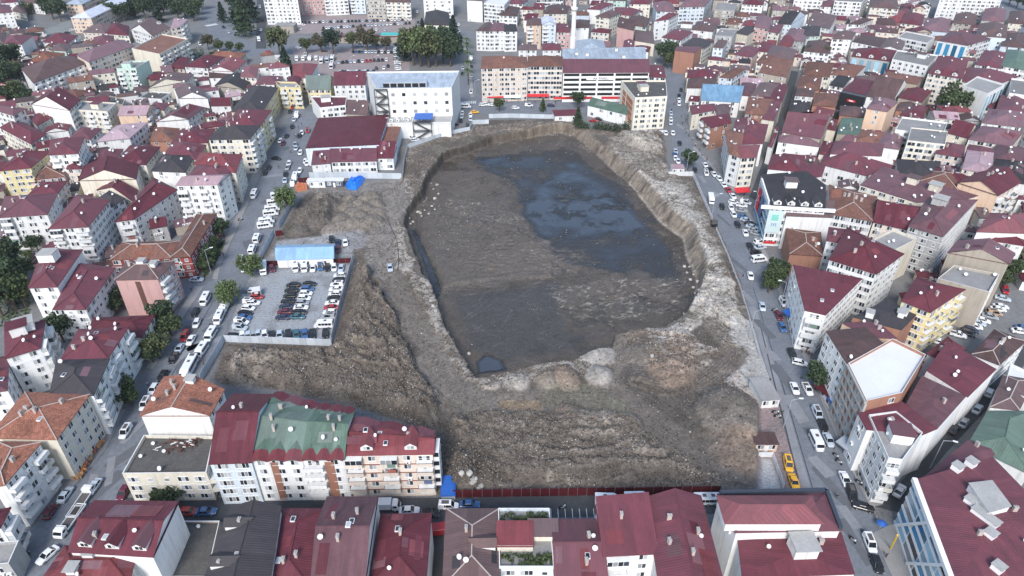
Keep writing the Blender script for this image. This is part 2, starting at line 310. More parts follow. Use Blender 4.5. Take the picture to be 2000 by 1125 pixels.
wet('910,306 1000,300 1010,330 960,330', (.03, .033, .038), .2, -.22, nz=4)
isl = ss(.50, .66, nB * .6 + nC * .4) * ss(.35, .55, fbm(30, 2, 91)); H += fl * isl * .34 * ss(215, 230, Y)
wet('800,450 815,448 870,560 850,600 840,560', (.025, .03, .03), .2, -.6, nz=2, soft=2)
wet('922,705 950,688 985,700 996,725 925,738', (.018, .024, .022), .2, -.75, nz=2.5, soft=2.2)
wet('845,330 900,325 990,340 1010,400 1080,480 1085,540 900,560 830,500 815,430', (.106, .089, .074), .6, .3, nz=6, amt=.75)
wet('1100,560 1200,520 1330,540 1340,600 1200,600', (.105, .085, .068), .5, .25, nz=6, amt=.7)
wet('870,570 1100,545 1120,640 1200,650 1130,700 1000,720 900,690', (.058, .052, .049), .30, .10, nz=3, amt=.92)
wet('832,470 900,440 1000,440 1085,500 1085,546 1000,548 900,560 860,566', (.112, .094, .076), .7, .7, soft=1.6, nz=1.5, amt=.6)
def scratches(s, n, ln, ang, c, amt, spread=.5):
    P = GP(nums(s), PITZ); xs = [p[0] for p in P]; ys = [p[1] for p in P]; k = 0
    while k < n:
        x, y = random.uniform(min(xs), max(xs)), random.uniform(min(ys), max(ys))
        if not inpoly(x, y, P): continue
        a = ang + random.gauss(0, spread); l = ln * random.uniform(.4, 1.4); yield [(x, y), (x + l * .5 * math.cos(a), y + l * .5 * math.sin(a)), (x + l * math.cos(a + .08), y + l * math.sin(a + .08))]; k += 1
def draw(segs, wd, c, amt, dz=0.0, rut=False):
    global H, CL
    for P in segs:
        xs = [p[0] for p in P]; ys = [p[1] for p in P]
        i0, i1 = max(0, int((min(xs) - 2 - TX0) / TD)), int((max(xs) + 2 - TX0) / TD); j0, j1 = max(0, int((min(ys) - 2 - TY0) / TD)), int((max(ys) + 2 - TY0) / TD)
        sl = (slice(j0, j1), slice(i0, i1))
        if X[sl].size == 0: continue
        d = dline(P, X[sl], Y[sl]); d = np.abs(d - 1.1) if rut else d
        m = (1 - ss(wd * .3, wd, d)) * np.clip((nC[sl] - .25) * 2.2, 0, 1); CL[sl] = CL[sl] * (1 - (m * amt)[..., None]) + np.array(c) * (m * amt)[..., None]; H[sl] += m * dz
draw(scratches('800,430 900,320 1040,300 1330,480 1350,590 1200,650 950,720 860,600', 260, 11, .3, 0, 0, .5), .35, (.20, .175, .15), .30, .04)
draw(scratches('1060,560 1330,540 1340,600 1150,640 1090,600', 420, 1.6, .2, 0, 0, .5), .3, (.40, .37, .33), .5, .06)
draw(scratches('850,400 900,390 1040,430 1090,500 1080,540 990,480', 260, 1.6, -.6, 0, 0, .6), .3, (.36, .33, .30), .5, .06)
draw(scratches('800,430 900,320 1040,300 1330,480 1350,590 1200,650 950,720 860,600', 150, 26, .3, 0, 0, .8), .4, (.050, .042, .036), .5, -.06, True)
draw(scratches('870,480 1080,470 1080,545 890,555', 60, 22, .1, 0, 0, .35), .4, (.13, .11, .095), .6, .10, True)
for s in ('860,565 900,558 1000,545 1085,538', '840,520 930,430 1010,370', '830,470 880,540 960,556'): 
    d = dline(GP(nums(s), PITZ)); m = (1 - ss(1.2, 2.6, d + (nC - .5) * 1.5)) * fl; paint(m, (.10, .088, .078), .6, .6); H += m * .12
paint(ss(-.5, 1, sdist(GP(nums('1486,895 1508,897 1528,957 1484,957')))), (.50, .49, .47), .9, .85)
damp = fl * (1 - ss(.02, .30, H - PITZ)); RO = RO * (1 - damp * .8) + .14 * damp * .8; CL *= (1 - .38 * damp)[..., None]
# debris specks over everything dug
ST = ST * (.12 + 1.5 * clus)
ST = ST * S + .035 * S * (1 - ss(0, .1, prof)) + fl * .012 + fl * .10 * ss(.62, .72, nA)
CL *= (1 + (S * (fbm(.75, 2, 101) - .5) * (.65 - .35 * fl)))[..., None]; CL *= (1 + (S * (fbm(2.6, 3, 111) - .5) * (.5 - .2 * fl)))[..., None]
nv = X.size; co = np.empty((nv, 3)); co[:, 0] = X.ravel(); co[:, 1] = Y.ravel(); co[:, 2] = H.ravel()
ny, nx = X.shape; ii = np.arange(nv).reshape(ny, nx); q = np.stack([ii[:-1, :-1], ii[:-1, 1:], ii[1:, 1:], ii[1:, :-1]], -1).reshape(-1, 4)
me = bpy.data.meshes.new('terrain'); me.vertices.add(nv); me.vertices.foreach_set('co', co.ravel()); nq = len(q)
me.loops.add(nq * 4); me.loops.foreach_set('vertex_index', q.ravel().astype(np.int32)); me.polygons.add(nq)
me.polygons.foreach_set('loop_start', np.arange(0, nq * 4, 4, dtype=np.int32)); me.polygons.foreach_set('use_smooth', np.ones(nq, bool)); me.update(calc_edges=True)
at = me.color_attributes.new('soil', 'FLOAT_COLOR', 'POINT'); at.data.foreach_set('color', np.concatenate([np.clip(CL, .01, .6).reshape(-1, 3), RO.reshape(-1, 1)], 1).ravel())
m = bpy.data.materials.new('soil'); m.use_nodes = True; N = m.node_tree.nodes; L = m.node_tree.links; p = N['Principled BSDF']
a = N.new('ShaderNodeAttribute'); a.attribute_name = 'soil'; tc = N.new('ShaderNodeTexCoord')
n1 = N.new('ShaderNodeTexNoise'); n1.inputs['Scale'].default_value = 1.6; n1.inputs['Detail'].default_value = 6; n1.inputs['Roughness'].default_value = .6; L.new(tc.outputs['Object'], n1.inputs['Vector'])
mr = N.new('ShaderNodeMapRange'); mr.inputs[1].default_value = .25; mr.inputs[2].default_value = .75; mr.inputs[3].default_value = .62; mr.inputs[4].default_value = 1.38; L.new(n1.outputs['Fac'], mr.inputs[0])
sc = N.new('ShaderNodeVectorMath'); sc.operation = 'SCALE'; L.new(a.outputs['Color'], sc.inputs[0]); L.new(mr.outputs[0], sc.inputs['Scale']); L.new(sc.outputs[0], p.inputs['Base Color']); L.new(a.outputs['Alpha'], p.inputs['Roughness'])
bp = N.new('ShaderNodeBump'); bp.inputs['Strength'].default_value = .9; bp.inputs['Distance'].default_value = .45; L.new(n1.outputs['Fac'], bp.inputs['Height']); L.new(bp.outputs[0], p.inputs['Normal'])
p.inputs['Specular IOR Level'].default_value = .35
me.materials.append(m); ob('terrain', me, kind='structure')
def zt(x, y):
    i = int(round((x - TX0) / TD)); j = int(round((y - TY0) / TD))
    return float(H[j, i]) if 0 <= i < nx and 0 <= j < ny else 0.0
# standing water in the pit
PW = GP(nums('800,428 850,345 905,305 1040,268 1095,260 1165,306 1230,366 1290,438 1332,468 1360,545 1362,584 1255,650 1142,700 1000,730 930,745 888,690 842,572 796,457'), PITZ)
st_ = 2; Xw, Yw, Dw = X[::st_, ::st_], Y[::st_, ::st_], (PITZ - H)[::st_, ::st_]; kp = np.zeros(Xw.shape, bool); kp[:-1, :-1] = np.maximum(np.maximum(Dw[:-1, :-1], Dw[1:, :-1]), np.maximum(Dw[:-1, 1:], Dw[1:, 1:])) > -.05; kp &= (fl[::st_, ::st_] > .5)
jj, ii_ = np.nonzero(kp); wn = Xw.shape[1]; wi = np.arange(Xw.size).reshape(Xw.shape); wq = np.stack([wi[jj, ii_], wi[jj, ii_ + 1], wi[jj + 1, ii_ + 1], wi[jj + 1, ii_]], 1); us, inv = np.unique(wq, return_inverse=True); inv = inv.reshape(-1, 4)
wme = bpy.data.meshes.new('water'); wme.from_pydata(np.c_[Xw.ravel()[us], Yw.ravel()[us], np.full(len(us), PITZ)].tolist(), [], inv.tolist()); wa = wme.attributes.new('depth', 'FLOAT', 'POINT'); wa.data.foreach_set('value', np.clip(Dw.ravel()[us], 0, 2).astype(np.float32))
mw = bpy.data.materials.new('pit_water'); mw.use_nodes = True; p = mw.node_tree.nodes['Principled BSDF']
p.inputs['Base Color'].default_value = (.066, .079, .100, 1); p.inputs['Roughness'].default_value = .07; p.inputs['IOR'].default_value = 1.33; p.inputs['Specular IOR Level'].default_value = .6
nn = mw.node_tree.nodes.new('ShaderNodeTexNoise'); nn.inputs['Scale'].default_value = .5; nn.inputs['Detail'].default_value = 4; bb = mw.node_tree.nodes.new('ShaderNodeBump'); bb.inputs['Strength'].default_value = .12; bb.inputs['Distance'].default_value = .1
tt = mw.node_tree.nodes.new('ShaderNodeTexCoord'); mw.node_tree.links.new(tt.outputs['Object'], nn.inputs['Vector']); mw.node_tree.links.new(nn.outputs['Fac'], bb.inputs['Height']); mw.node_tree.links.new(bb.outputs[0], p.inputs['Normal'])
da = mw.node_tree.nodes.new('ShaderNodeAttribute'); da.attribute_name = 'depth'; dr = mw.node_tree.nodes.new('ShaderNodeMapRange'); dr.inputs[1].default_value = 0; dr.inputs[2].default_value = .42; dr.inputs[3].default_value = .12; dr.inputs[4].default_value = .92; mw.node_tree.links.new(da.outputs['Fac'], dr.inputs[0]); mw.node_tree.links.new(dr.outputs[0], p.inputs['Alpha'])
wme.materials.append(mw); ob('water', wme, kind='structure')
# loose stones: uncountable
def stones(name, n, smin, smax, c, power=1.0, seed=5):
    r = np.random.default_rng(seed); wgt = (np.clip(ST, 0, 1) ** power).ravel(); wgt = wgt / wgt.sum(); idx = r.choice(nv, n, p=wgt)
    base = np.array([(1, 0, 0), (0, 1, 0), (-1, 0, 0), (0, -1, 0), (0, 0, .8), (0, 0, -.5)]); F = np.array([(0, 1, 4), (1, 2, 4), (2, 3, 4), (3, 0, 4), (1, 0, 5), (2, 1, 5), (3, 2, 5), (0, 3, 5)])
    s = smin + (smax - smin) * r.random(n) ** (7 if name == 'rubble' else 3); th = r.random(n) * 6.28; b = base[None] * (1 + (r.random((n, 6, 1)) - .5) * .8) * s[:, None, None] * .5 * (1 + (r.random((n, 1, 3)) - .5) * .7)
    x = b[..., 0] * np.cos(th)[:, None] - b[..., 1] * np.sin(th)[:, None]; y = b[..., 0] * np.sin(th)[:, None] + b[..., 1] * np.cos(th)[:, None]
    P = co[idx] + np.c_[(r.random((n, 2)) - .5) * TD, np.zeros(n)]
    v = np.stack([x + P[:, :1], y + P[:, 1:2], b[..., 2] + P[:, 2:] + s[:, None] * .15], -1).reshape(-1, 3); f = (F[None] + (np.arange(n) * 6)[:, None, None]).reshape(-1, 3)
    me = bpy.data.meshes.new(name); me.vertices.add(len(v)); me.vertices.foreach_set('co', v.ravel()); me.loops.add(f.size); me.loops.foreach_set('vertex_index', f.ravel().astype(np.int32)); me.polygons.add(len(f)); me.polygons.foreach_set('loop_start', np.arange(0, f.size, 3, dtype=np.int32)); me.update(calc_edges=True)
    me.materials.append(c); ob(name, me, kind='stuff')
def stonemat(name, c0, c1):
    m = bpy.data.materials.new(name); m.use_nodes = True; N = m.node_tree.nodes; g = N.new('ShaderNodeNewGeometry'); r = N.new('ShaderNodeValToRGB'); r.color_ramp.elements[0].color = (*c0, 1); r.color_ramp.elements[1].color = (*c1, 1)
    m.node_tree.links.new(g.outputs['Random Per Island'], r.inputs[0]); m.node_tree.links.new(r.outputs[0], N['Principled BSDF'].inputs['Base Color']); N['Principled BSDF'].inputs['Roughness'].default_value = .9; return m
stones('rubble', 34000, .10, .48, stonemat('rubble_pale', (.14, .13, .115), (.60, .58, .54)))
CLOD = np.clip(S * (1 - ss(0, .15, prof)) * (.05 + np.clip(rk * .9, 0, 1)) * (1 - .93 * ss(.15, .26, CL.mean(2))), 0, 1); ST_ = ST; ST = CLOD
stones('clods', 105000, .16, .62, stonemat('clod_soil', (.045, .038, .032), (.215, .18, .15)), 1.0, 9); ST = ST_
# ---------------------------------------------------------------- ground sheet round the excavation, streets, pavements
def sheet(name, polys, m, z, **kw):
    mb = MB()
    for P in polys: mb.face([(x, y, z) for x, y in P])
    return ob(name, mb.mesh(name, [m]), kind='structure', **kw)
M_GROUND = mat('ground_concrete', (.17, .17, .172), .92, .28, .12, .5)
B = 1400
sheet('ground', [[(-B, -300), (B, -300), (B, TY0), (-B, TY0)], [(-B, TY1), (B, TY1), (B, 1900), (-B, 1900)], [(-B, TY0), (TX0, TY0), (TX0, TY1), (-B, TY1)], [(TX1, TY0), (B, TY0), (B, TY1), (TX1, TY1)]], M_GROUND, 0)
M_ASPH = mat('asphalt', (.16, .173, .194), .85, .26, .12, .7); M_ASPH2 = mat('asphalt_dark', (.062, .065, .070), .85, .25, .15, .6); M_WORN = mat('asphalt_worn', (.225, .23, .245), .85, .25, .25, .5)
M_PAVE = mat('pavement_slabs', (.26, .255, .25), .9, .18, .5, .6); M_PAINT = mat('road_paint', (.62, .62, .60), .7, .2, .8, .5); M_RED = mat('lot_paving', (.27, .225, .22), .9, .2, .2, .5)
ROADS = {}
def road(name, s, m, z=.02): P = GP(nums(s)); ROADS.setdefault(name, []).append(P); sheet(name, [P], m, z)
road('road', '1286,120 1300,200 1312,265 1319,310 1356,342 1402,440 1448,548 1486,690 1512,765 1538,835 1564,918 1586,1005 1610,1180 1790,1180 1745,1075 1700,990 1650,890 1598,765 1562,680 1532,595 1503,520 1475,450 1418,352 1352,288 1340,215 1334,120', M_ASPH)
road('road', '-60,1180 30,1065 130,965 205,880 248,800 300,722 350,640 404,556 436,512 478,420 504,360 535,290 556,240 575,200 630,200 606,300 598,352 552,385 540,430 506,505 470,580 436,660 396,745 330,860 270,930 200,1015 130,1075 70,1180', M_ASPH, .024)
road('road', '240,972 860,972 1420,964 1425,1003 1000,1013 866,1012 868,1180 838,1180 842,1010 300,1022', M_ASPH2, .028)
road('road', '345,556 436,546 412,580 345,582', M_ASPH, .032)
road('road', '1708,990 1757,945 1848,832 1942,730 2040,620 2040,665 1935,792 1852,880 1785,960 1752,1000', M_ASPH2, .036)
road('road', '885,195 1310,192 1318,225 930,222 893,218', M_ASPH, .040)
road('road', '884,60 918,60 940,198 893,200', M_ASPH, .044)
road('road', '380,15 430,15 505,95 470,105 425,92 405,60', M_ASPH, .048)
road('road', '455,88 900,84 900,98 470,110', M_ASPH, .052)
road('road', '502,-20 522,-20 520,95 500,95', M_ASPH2, .056)
road('road', '1790,-30 1960,-30 2100,30 2080,60 1960,50 1830,10', M_ASPH, .060)
road('car_park', '50,74 138,38 142,66 160,72 150,88 80,88', mat('gravel_yard', (.20, .215, .205), .95, .25, .2, .5), .064)
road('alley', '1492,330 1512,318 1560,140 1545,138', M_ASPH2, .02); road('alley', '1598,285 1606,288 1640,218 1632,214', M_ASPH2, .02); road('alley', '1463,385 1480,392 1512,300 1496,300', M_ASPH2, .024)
sheet('car_park', [GP(nums('570,96 800,92 800,150 590,152')), GP(nums('575,30 810,30 810,64 575,66'))], M_RED, .068); ROADS['car_park'] = [GP(nums('565,92 805,90 805,152 590,154')), GP(nums('572,30 812,28 812,66 572,68'))]
sheet('street_lane', [GP(nums('1462,600 1476,600 1532,775 1582,950 1566,950 1516,780'))], M_WORN, .036)
sheet('road_seam', [GP(nums(q)) for q in ('1470,560 1471,560 1527,745 1590,960 1588,960 1525,745', '1485,640 1487,640 1560,935 1556,935', '440,545 441,545 330,745 328,745')], M_ASPH2, .042)
pt = random.Random(31); pl = []
for px, py in nums('1440,520 1470,580 1500,640 1512,690 1545,740 1560,800 1575,850 1600,910 1620,950 1650,1010 1670,1060 1395,380 1420,430 1375,350 1345,320 1330,250 450,570 440,600 420,640 400,670 380,650 360,690 350,730 330,760 300,800 270,840 250,880 220,920 200,950 170,970 480,480 500,440 520,390 540,340 560,290 575,250'):
    x, y = G(px, py); a = pt.choice([1.2, 1.9, .3]) + pt.gauss(0, .15) if px < 700 else 1.85 + pt.gauss(0, .1); w_, l_ = pt.uniform(.5, 1.5), pt.uniform(2, 7); d = Vector((math.cos(a), math.sin(a))); q = Vector((-d.y, d.x)); c = Vector((x, y)) + q * pt.uniform(-1.5, 1.5); pl.append([tuple(c + d * l_ * u * pt.uniform(.8, 1.1) + q * w_ * v_ * pt.uniform(.8, 1.2)) for u, v_ in ((-1, -1), (1, -1), (1, 1), (-1, 1))])
sheet('road_patch', pl[::2], mat('asphalt_patch', (.115, .122, .134), .9, .2, .3, .5), .046); sheet('road_patch', pl[1::2], M_WORN, .048)
def kerbed(s, m=None):
    mb = MB(); mb.prism(GP(nums(s)), 0, .13); ob('pavement', mb.mesh('pavement', [m or M_PAVE]), kind='structure')
kerbed('1356,286 1352,290 1418,352 1470,440 1478,440 1440,375'); kerbed('1478,452 1470,452 1500,520 1532,598 1562,682 1598,768 1650,892 1700,992 1725,985 1672,900 1620,768 1575,680 1540,590')
kerbed('1745,1022 1704,1042 1748,1140 1790,1190 1800,1130'); kerbed('535,220 556,200 530,270 505,350 478,412 430,520 425,545 415,545 425,500 470,405')
kerbed('345,640 398,560 380,560 300,690 285,720 300,720'); kerbed('246,800 205,880 130,966 110,950 190,850 232,800')
kerbed('880,200 900,222 885,222 870,200'); kerbed('912,90 915,90 926,190 919,190')
mb = MB()
def stripes(s0, s1, n, ln, wd):
    a, b = G(*s0), G(*s1); d = Vector((b[0] - a[0], b[1] - a[1])); L_ = d.length; d.normalize(); q = Vector((-d.y, d.x))
    for i in range(n):
        c = Vector(a) + d * L_ * (i + .5) / n
        mb.face([(*(c + d * sx * wd / 2 + q * sy * ln / 2), .085) for sx, sy in ((-1, -1), (1, -1), (1, 1), (-1, 1))])
stripes((898, 201), (930, 200), 9, 4, .6); stripes((890, 96), (914, 95), 8, 4, .6); stripes((402, 51), (424, 47), 8, 5, .9); stripes((1600, 1000), (1700, 1005), 0, 1, 1)
for k in range(14): stripes((985 + k * 14, 1003), (999 + k * 14, 1003), 1, 2.4, .14)
ob('road_marking', mb.mesh('road_marking', [M_PAINT]), kind='structure')

hz = MB(); hz.box((0, 800, 60.5), (3000, 2400, 135)); hm = bpy.data.materials.new('haze'); hm.use_nodes = True; hn = hm.node_tree.nodes; hn.remove(hn['Principled BSDF']); pv = hn.new('ShaderNodeVolumePrincipled'); pv.inputs['Density'].default_value = HAZE; pv.inputs['Color'].default_value = (.86, .91, .97, 1); pv.inputs['Anisotropy'].default_value = .2
hm.node_tree.links.new(pv.outputs[0], hn['Material Output'].inputs['Volume']); ob('haze', hz.mesh('haze', [hm]), kind='stuff')
# ---------------------------------------------------------------- buildings
MESH = {}
def shared(key, fn):
    if key not in MESH: MESH[key] = fn()
    return MESH[key]
def gen_win(mb, w, h, np_, T=lambda p: p, full=True, tall=False):
    g = .05
    def rect(x0, x1, z0, z1, y, m): mb.face([T((x0, y, z0)), T((x1, y, z0)), T((x1, y, z1)), T((x0, y, z1))], m)
    if full:
        t, d = .09, .09
        mb.face([T((-w/2 - .1, -.16, -.10)), T((w/2 + .1, -.16, -.10)), T((w/2 + .1, -.16, -.02)), T((-w/2 - .1, -.16, -.02))], 0)
        mb.face([T((-w/2 - .1, -.16, -.02)), T((w/2 + .1, -.16, -.02)), T((w/2 + .1, 0, -.02)), T((-w/2 - .1, 0, -.02))], 0)
        xs = [-w/2 + w * i / np_ for i in range(np_ + 1)]
        for x in xs:
            rect(x - t/2, x + t/2, 0, h, -d, 0)
            for sx in (-1, 1): mb.face([T((x + sx*t/2, -d, 0)), T((x + sx*t/2, 0, 0)), T((x + sx*t/2, 0, h)), T((x + sx*t/2, -d, h))], 0)
        for z in ((0, h - t) if not tall else (0, h * .62, h - t)): rect(-w/2, w/2, z, z + t, -d - .004, 0)
        mb.face([T((-w/2, -d, h)), T((w/2, -d, h)), T((w/2, 0, h)), T((-w/2, 0, h))], 0)
    else: rect(-w/2 - .1, w/2 + .1, -.1, h + .1, -.03, 0)
    for i in range(np_):
        a, b = -w/2 + w * i / np_, -w/2 + w * (i + 1) / np_; e = .04 if full else .06
        rect(a + e, b - e, .04, h - .04, -g, 1)
WT = dict(a=(1.5, 1.4, 2), b=(2.3, 1.4, 3), c=(1.0, 1.0, 1), d=(.8, .6, 1), e=(2.4, 2.1, 3), r=(2.9, 1.5, 4), s=(2.8, 1.95, 2), q=(1.7, 1.6, 1))
def win_mesh(k, gl=None):
    def f():
        mb = MB(); w, h, n = WT[k]; gen_win(mb, w, h, n, tall=(k == 'e')); return mb.mesh('window', [M_FRAME, gl or M_GLASS])
    return shared(('win', k, gl.name if gl else ''), f)
def glz(L):
    def f():
        mb = MB(); mb.face([(-L/2, -.05, 0), (L/2, -.05, 0), (L/2, -.05, 1), (-L/2, -.05, 1)], 0); return mb.mesh('glass_strip', [M_BLUEGLASS])
    return f
def balc_mesh(L, wm, kind):
    def f():
        mb = MB(); d = 1.25
        mb.box((0, -d/2, -.08), (L, d, .16), 1)
        mb.box((0, -d + .05, .45), (L, .1, .9), 0)
        for s in (-1, 1): mb.box((s * (L/2 - .05), -d/2 + .04, .45), (.1, d - .1, .9), 0)
        if kind == 'glazed':
            n = max(2, int(L / .9))
            mb.box((0, -d/2, 2.25), (L, d, .14), 1)
            for i in range(n):
                a, b = -L/2 + .06 + (L - .12) * i / n, -L/2 + .06 + (L - .12) * (i + 1) / n
                mb.face([(a + .04, -d + .04, .92), (b - .04, -d + .04, .92), (b - .04, -d + .04, 2.16), (a + .04, -d + .04, 2.16)], 2)
                mb.box((a, -d + .06, 1.55), (.09, .09, 1.3), 1)
            for s in (-1, 1): mb.face([(s * (L/2 - .04), -d + .05, .92), (s * (L/2 - .04), -.02, .92), (s * (L/2 - .04), -.02, 2.16), (s * (L/2 - .04), -d + .05, 2.16)], 2)
        elif kind == 'rail': mb.box((0, -d + .05, 1.0), (L, .06, .06), 3)
        return mb.mesh('balcony', [wm, M_TRIM, M_GLASS, M_STEEL])
    return shared(('balc', round(L, 1), wm.name, kind), f)
def m_dish():
    mb = MB(); R = .62; prev = None
    for k in range(4):
        r = R * k / 3; z = .22 * (k / 3) ** 2
        ring = [(r * math.cos(a * math.pi / 4), -z, r * math.sin(a * math.pi / 4)) for a in range(8)]
        if prev: mb.ring(prev, ring, 0)
        prev = ring
    T = Matrix.Rotation(math.radians(-38), 4, 'X'); mb.v = [tuple(T @ Vector(v) + Vector((0, -.15, 1.25))) for v in mb.v]
    mb.bar((0, .05, 0), (0, 0, 1.25), .05, 4, 1); mb.bar((0, -.25, .95), (0, -.95, 1.75), .03, 3, 1); return mb.mesh('satellite_dish', [M_DISH, M_GALV])
def m_chim():
    mb = MB(); mb.box((0, 0, .7), (.8, 1.3, 2.0), 0); mb.box((0, 0, 1.75), (1.0, 1.5, .12), 1)
    for s in (-1, 1): mb.bar((0, s * .3, 1.8), (0, s * .3, 2.15), .14, 6, 0)
    return mb.mesh('chimney', [M_CHIM, M_CONC])
def m_sky():
    mb = MB(); mb.box((0, 0, .12), (.9, 1.2, .3), 0); mb.face([(-.36, -.5, .28), (.36, -.5, .28), (.36, .5, .28), (-.36, .5, .28)], 1); return mb.mesh('skylight', [M_FRAME, M_GLASS])
def m_solar():
    mb = MB()
    for i in range(3): mb.face([(-1.6 + i * 1.1, -.9, .3), (-.6 + i * 1.1, -.9, .3), (-.6 + i * 1.1, .9, 1.4), (-1.6 + i * 1.1, .9, 1.4)], 0); mb.bar((-1.1 + i * 1.1, .8, 0), (-1.1 + i * 1.1, .8, 1.3), .05, 4, 1)
    mb.bar((-1.5, 1.1, 1.7), (1.6, 1.1, 1.7), .28, 7, 2); mb.bar((0, 1.1, 0), (0, 1.1, 1.5), .06, 4, 1); return mb.mesh('solar_heater', [mat('solar_panel', (.03, .04, .06), .15, .1), M_STEEL, M_FRAME])
def m_acun():
    mb = MB(); mb.box((0, -.25, .35), (.9, .4, .65), 0); mb.bar((-.1, -.455, .35), (-.1, -.47, .35), .22, 8, 1); return mb.mesh('air_conditioner', [M_FRAME, M_STEEL])
FOOT = []
NSEEN = 0
def building(P, h, n, rt, rc, wc, styles, opts, label, cat, name, group):
    cx, cy = sum(p[0] for p in P) / len(P), sum(p[1] for p in P) / len(P)
    R = [Vector((x - cx, y - cy)) for x, y in P]; N = len(R)
    b = thing(name, label, cat, (cx, cy, 0), group=group)
    FOOT.append([tuple(p) for p in P])
    wm = WALL[wc]; rm = ROOF[rc]; near = cy < 255; rnd = random.Random(int(cx * 7919 + cy * 104729))
    wall = MB(); V = lambda p, z: (p.x, p.y, z)
    for i in range(N): a, c = R[i], R[(i + 1) % N]; wall.face([V(a, -.3), V(c, -.3), V(c, h), V(a, h)], 0)
    wall.face([V(p, h - .01) for p in R], 0)
    roof = MB(); faces = []
    r0 = sum(p.length for p in R) / N
    ov = .45 if rt in 'hgys' else .12
    E = [p * (1 + ov / max(p.length, 2)) for p in R]
    def rf(pts, mi=0):
        p0, p1 = Vector(pts[0]), Vector(pts[1]); e = (p1 - p0).normalized(); nn = (p1 - p0).cross(Vector(pts[2]) - p0).normalized(); q = nn.cross(e)
        uv = [((Vector(p) - p0).dot(e) + rnd.random() * 0, (Vector(p) - p0).dot(q)) for p in pts]
        roof.face(pts, mi, uv); faces.append([Vector(p) for p in pts])
    top = h + .2; pitch = rnd.uniform(.30, .42)
    if rt in 'hgys' and N == 4:
        A, B_, C, D = E
        roof.ring([V(p, h) for p in E], [V(p, top) for p in E], 0); roof.face([V(p, h + .02) for p in E][::-1], 0)
        la, lb = ((B_ - A).length + (C - D).length) / 2, ((C - B_).length + (D - A).length) / 2
        if rt == 's':
            z = top + min(lb, 14) * .22
            rf([V(A, top), V(B_, top), V(C, z), V(D, z)]); wall.face([V(R[1], h), V(R[2], h), V(R[2], h + min(lb, 14) * .22)], 0); wall.face([V(R[3], h), V(R[0], h), V(R[3], h + min(lb, 14) * .22)], 0); wall.face([V(R[2], h), V(R[3], h), V(R[3], h + min(lb, 14) * .22), V(R[2], h + min(lb, 14) * .22)], 0)
        else:
            alongAB = (rt == 'g') or (rt == 'h' and la >= lb)
            Q = E if alongAB else [E[1], E[2], E[3], E[0]]; RQ = R if alongAB else [R[1], R[2], R[3], R[0]]
            a, c, d, e = Q; sh = lb if alongAB else la; lo = la if alongAB else lb
            M1, M2 = (e + a) / 2, (c + d) / 2; t = min(.5 * sh / lo, .5) if rt == 'h' else 0; r1, r2 = M1 + (M2 - M1) * t, M2 - (M2 - M1) * t; z = top + sh / 2 * pitch
            if rt == 'h' and t > .49: z = top + sh / 2 * pitch * .9
            rf([V(a, top), V(c, top), V(r2, z), V(r1, z)]); rf([V(d, top), V(e, top), V(r1, z), V(r2, z)])
            if rt == 'h':
                rf([V(c, top), V(d, top), V(r2, z)]); rf([V(e, top), V(a, top), V(r1, z)])
                if near:
                    for s, f in ((a, r1), (c, r2), (d, r2), (e, r1)): roof.bar(V(s, top + .03), V(f, z + .03), .13, 4, 1)
            else:
                w1, w2 = (RQ[3] + RQ[0]) / 2, (RQ[1] + RQ[2]) / 2
                wall.face([V(RQ[3], h), V(RQ[0], h), V(w1, z - .12)], 0); wall.face([V(RQ[1], h), V(RQ[2], h), V(w2, z - .12)], 0)
            if near: roof.bar(V(r1, z + .03), V(r2, z + .03), .15, 4, 1)
    elif rt == 'x':
        roof.ring([V(p, h) for p in E], [V(p, top) for p in E], 0)
        for i in range(N): rf([V(E[i], top), V(E[(i + 1) % N], top), (0, 0, top + .55)])
    else:
        rf([V(p, h + .05) for p in R])
        I = [p * (1 - .28 / max(p.length, 2)) for p in R]; z = h + rnd.uniform(.45, .95)
        wall.ring([V(p, h) for p in R], [V(p, z) for p in R], 0); wall.ring([V(p, z) for p in R], [V(p, z) for p in I], 1); wall.ring([V(p, z) for p in I], [V(p, h) for p in I], 0)
    def rz_(x, y):
        for f in faces:
            if inpoly(x, y, [(q.x, q.y) for q in f]):
                nn = (f[1] - f[0]).cross(f[2] - f[0]); return f[0].z - (nn.x * (x - f[0].x) + nn.y * (y - f[0].y)) / nn.z
        return top
    if cy < 340 and rt in 'hgys' and n > 1:
        pool = 'mrnm' if rc in 'mrnp' else 'bkn' if rc in 'bk' else 'tqb' if rc in 'tq' else rc * 2
        for f in faces:
            if len(f) < 3 or rnd.random() < .3: continue
            e = (f[1] - f[0]).normalized(); nn = (f[1] - f[0]).cross(f[2] - f[0]).normalized(); q = nn.cross(e); L0 = (f[1] - f[0]).length; S0 = max((p - f[0]).dot(q) for p in f); lift = .03
            for _ in range(rnd.randint(1, 4)):
                w0, s0 = rnd.uniform(.12, .35) * L0, rnd.uniform(.2, .6) * S0; u0, v0 = rnd.uniform(0, L0 - w0), rnd.uniform(0, S0 - s0); pts = [f[0] + e * u + q * v_ + nn * lift for u, v_ in ((u0, v0), (u0 + w0, v0), (u0 + w0, v0 + s0), (u0, v0 + s0))]
                if all(inpoly(p.x, p.y, [(g.x, g.y) for g in f]) for p in pts):
                    pm = MB(); uv = [(u0, v0), (u0 + w0, v0), (u0 + w0, v0 + s0), (u0, v0 + s0)]; pm.face([tuple(p) for p in pts], 0, uv); lo_ = [tuple(p - nn * (lift + .02)) for p in pts]; pm.ring(lo_, [tuple(p) for p in pts]); ob('roof_sheet', pm.mesh('roof_sheet', [ROOF[rnd.choice(pool)]]), b); lift += .006
    far = MB()
    fh = h / n
    camv = Vector((-cx, -cy))
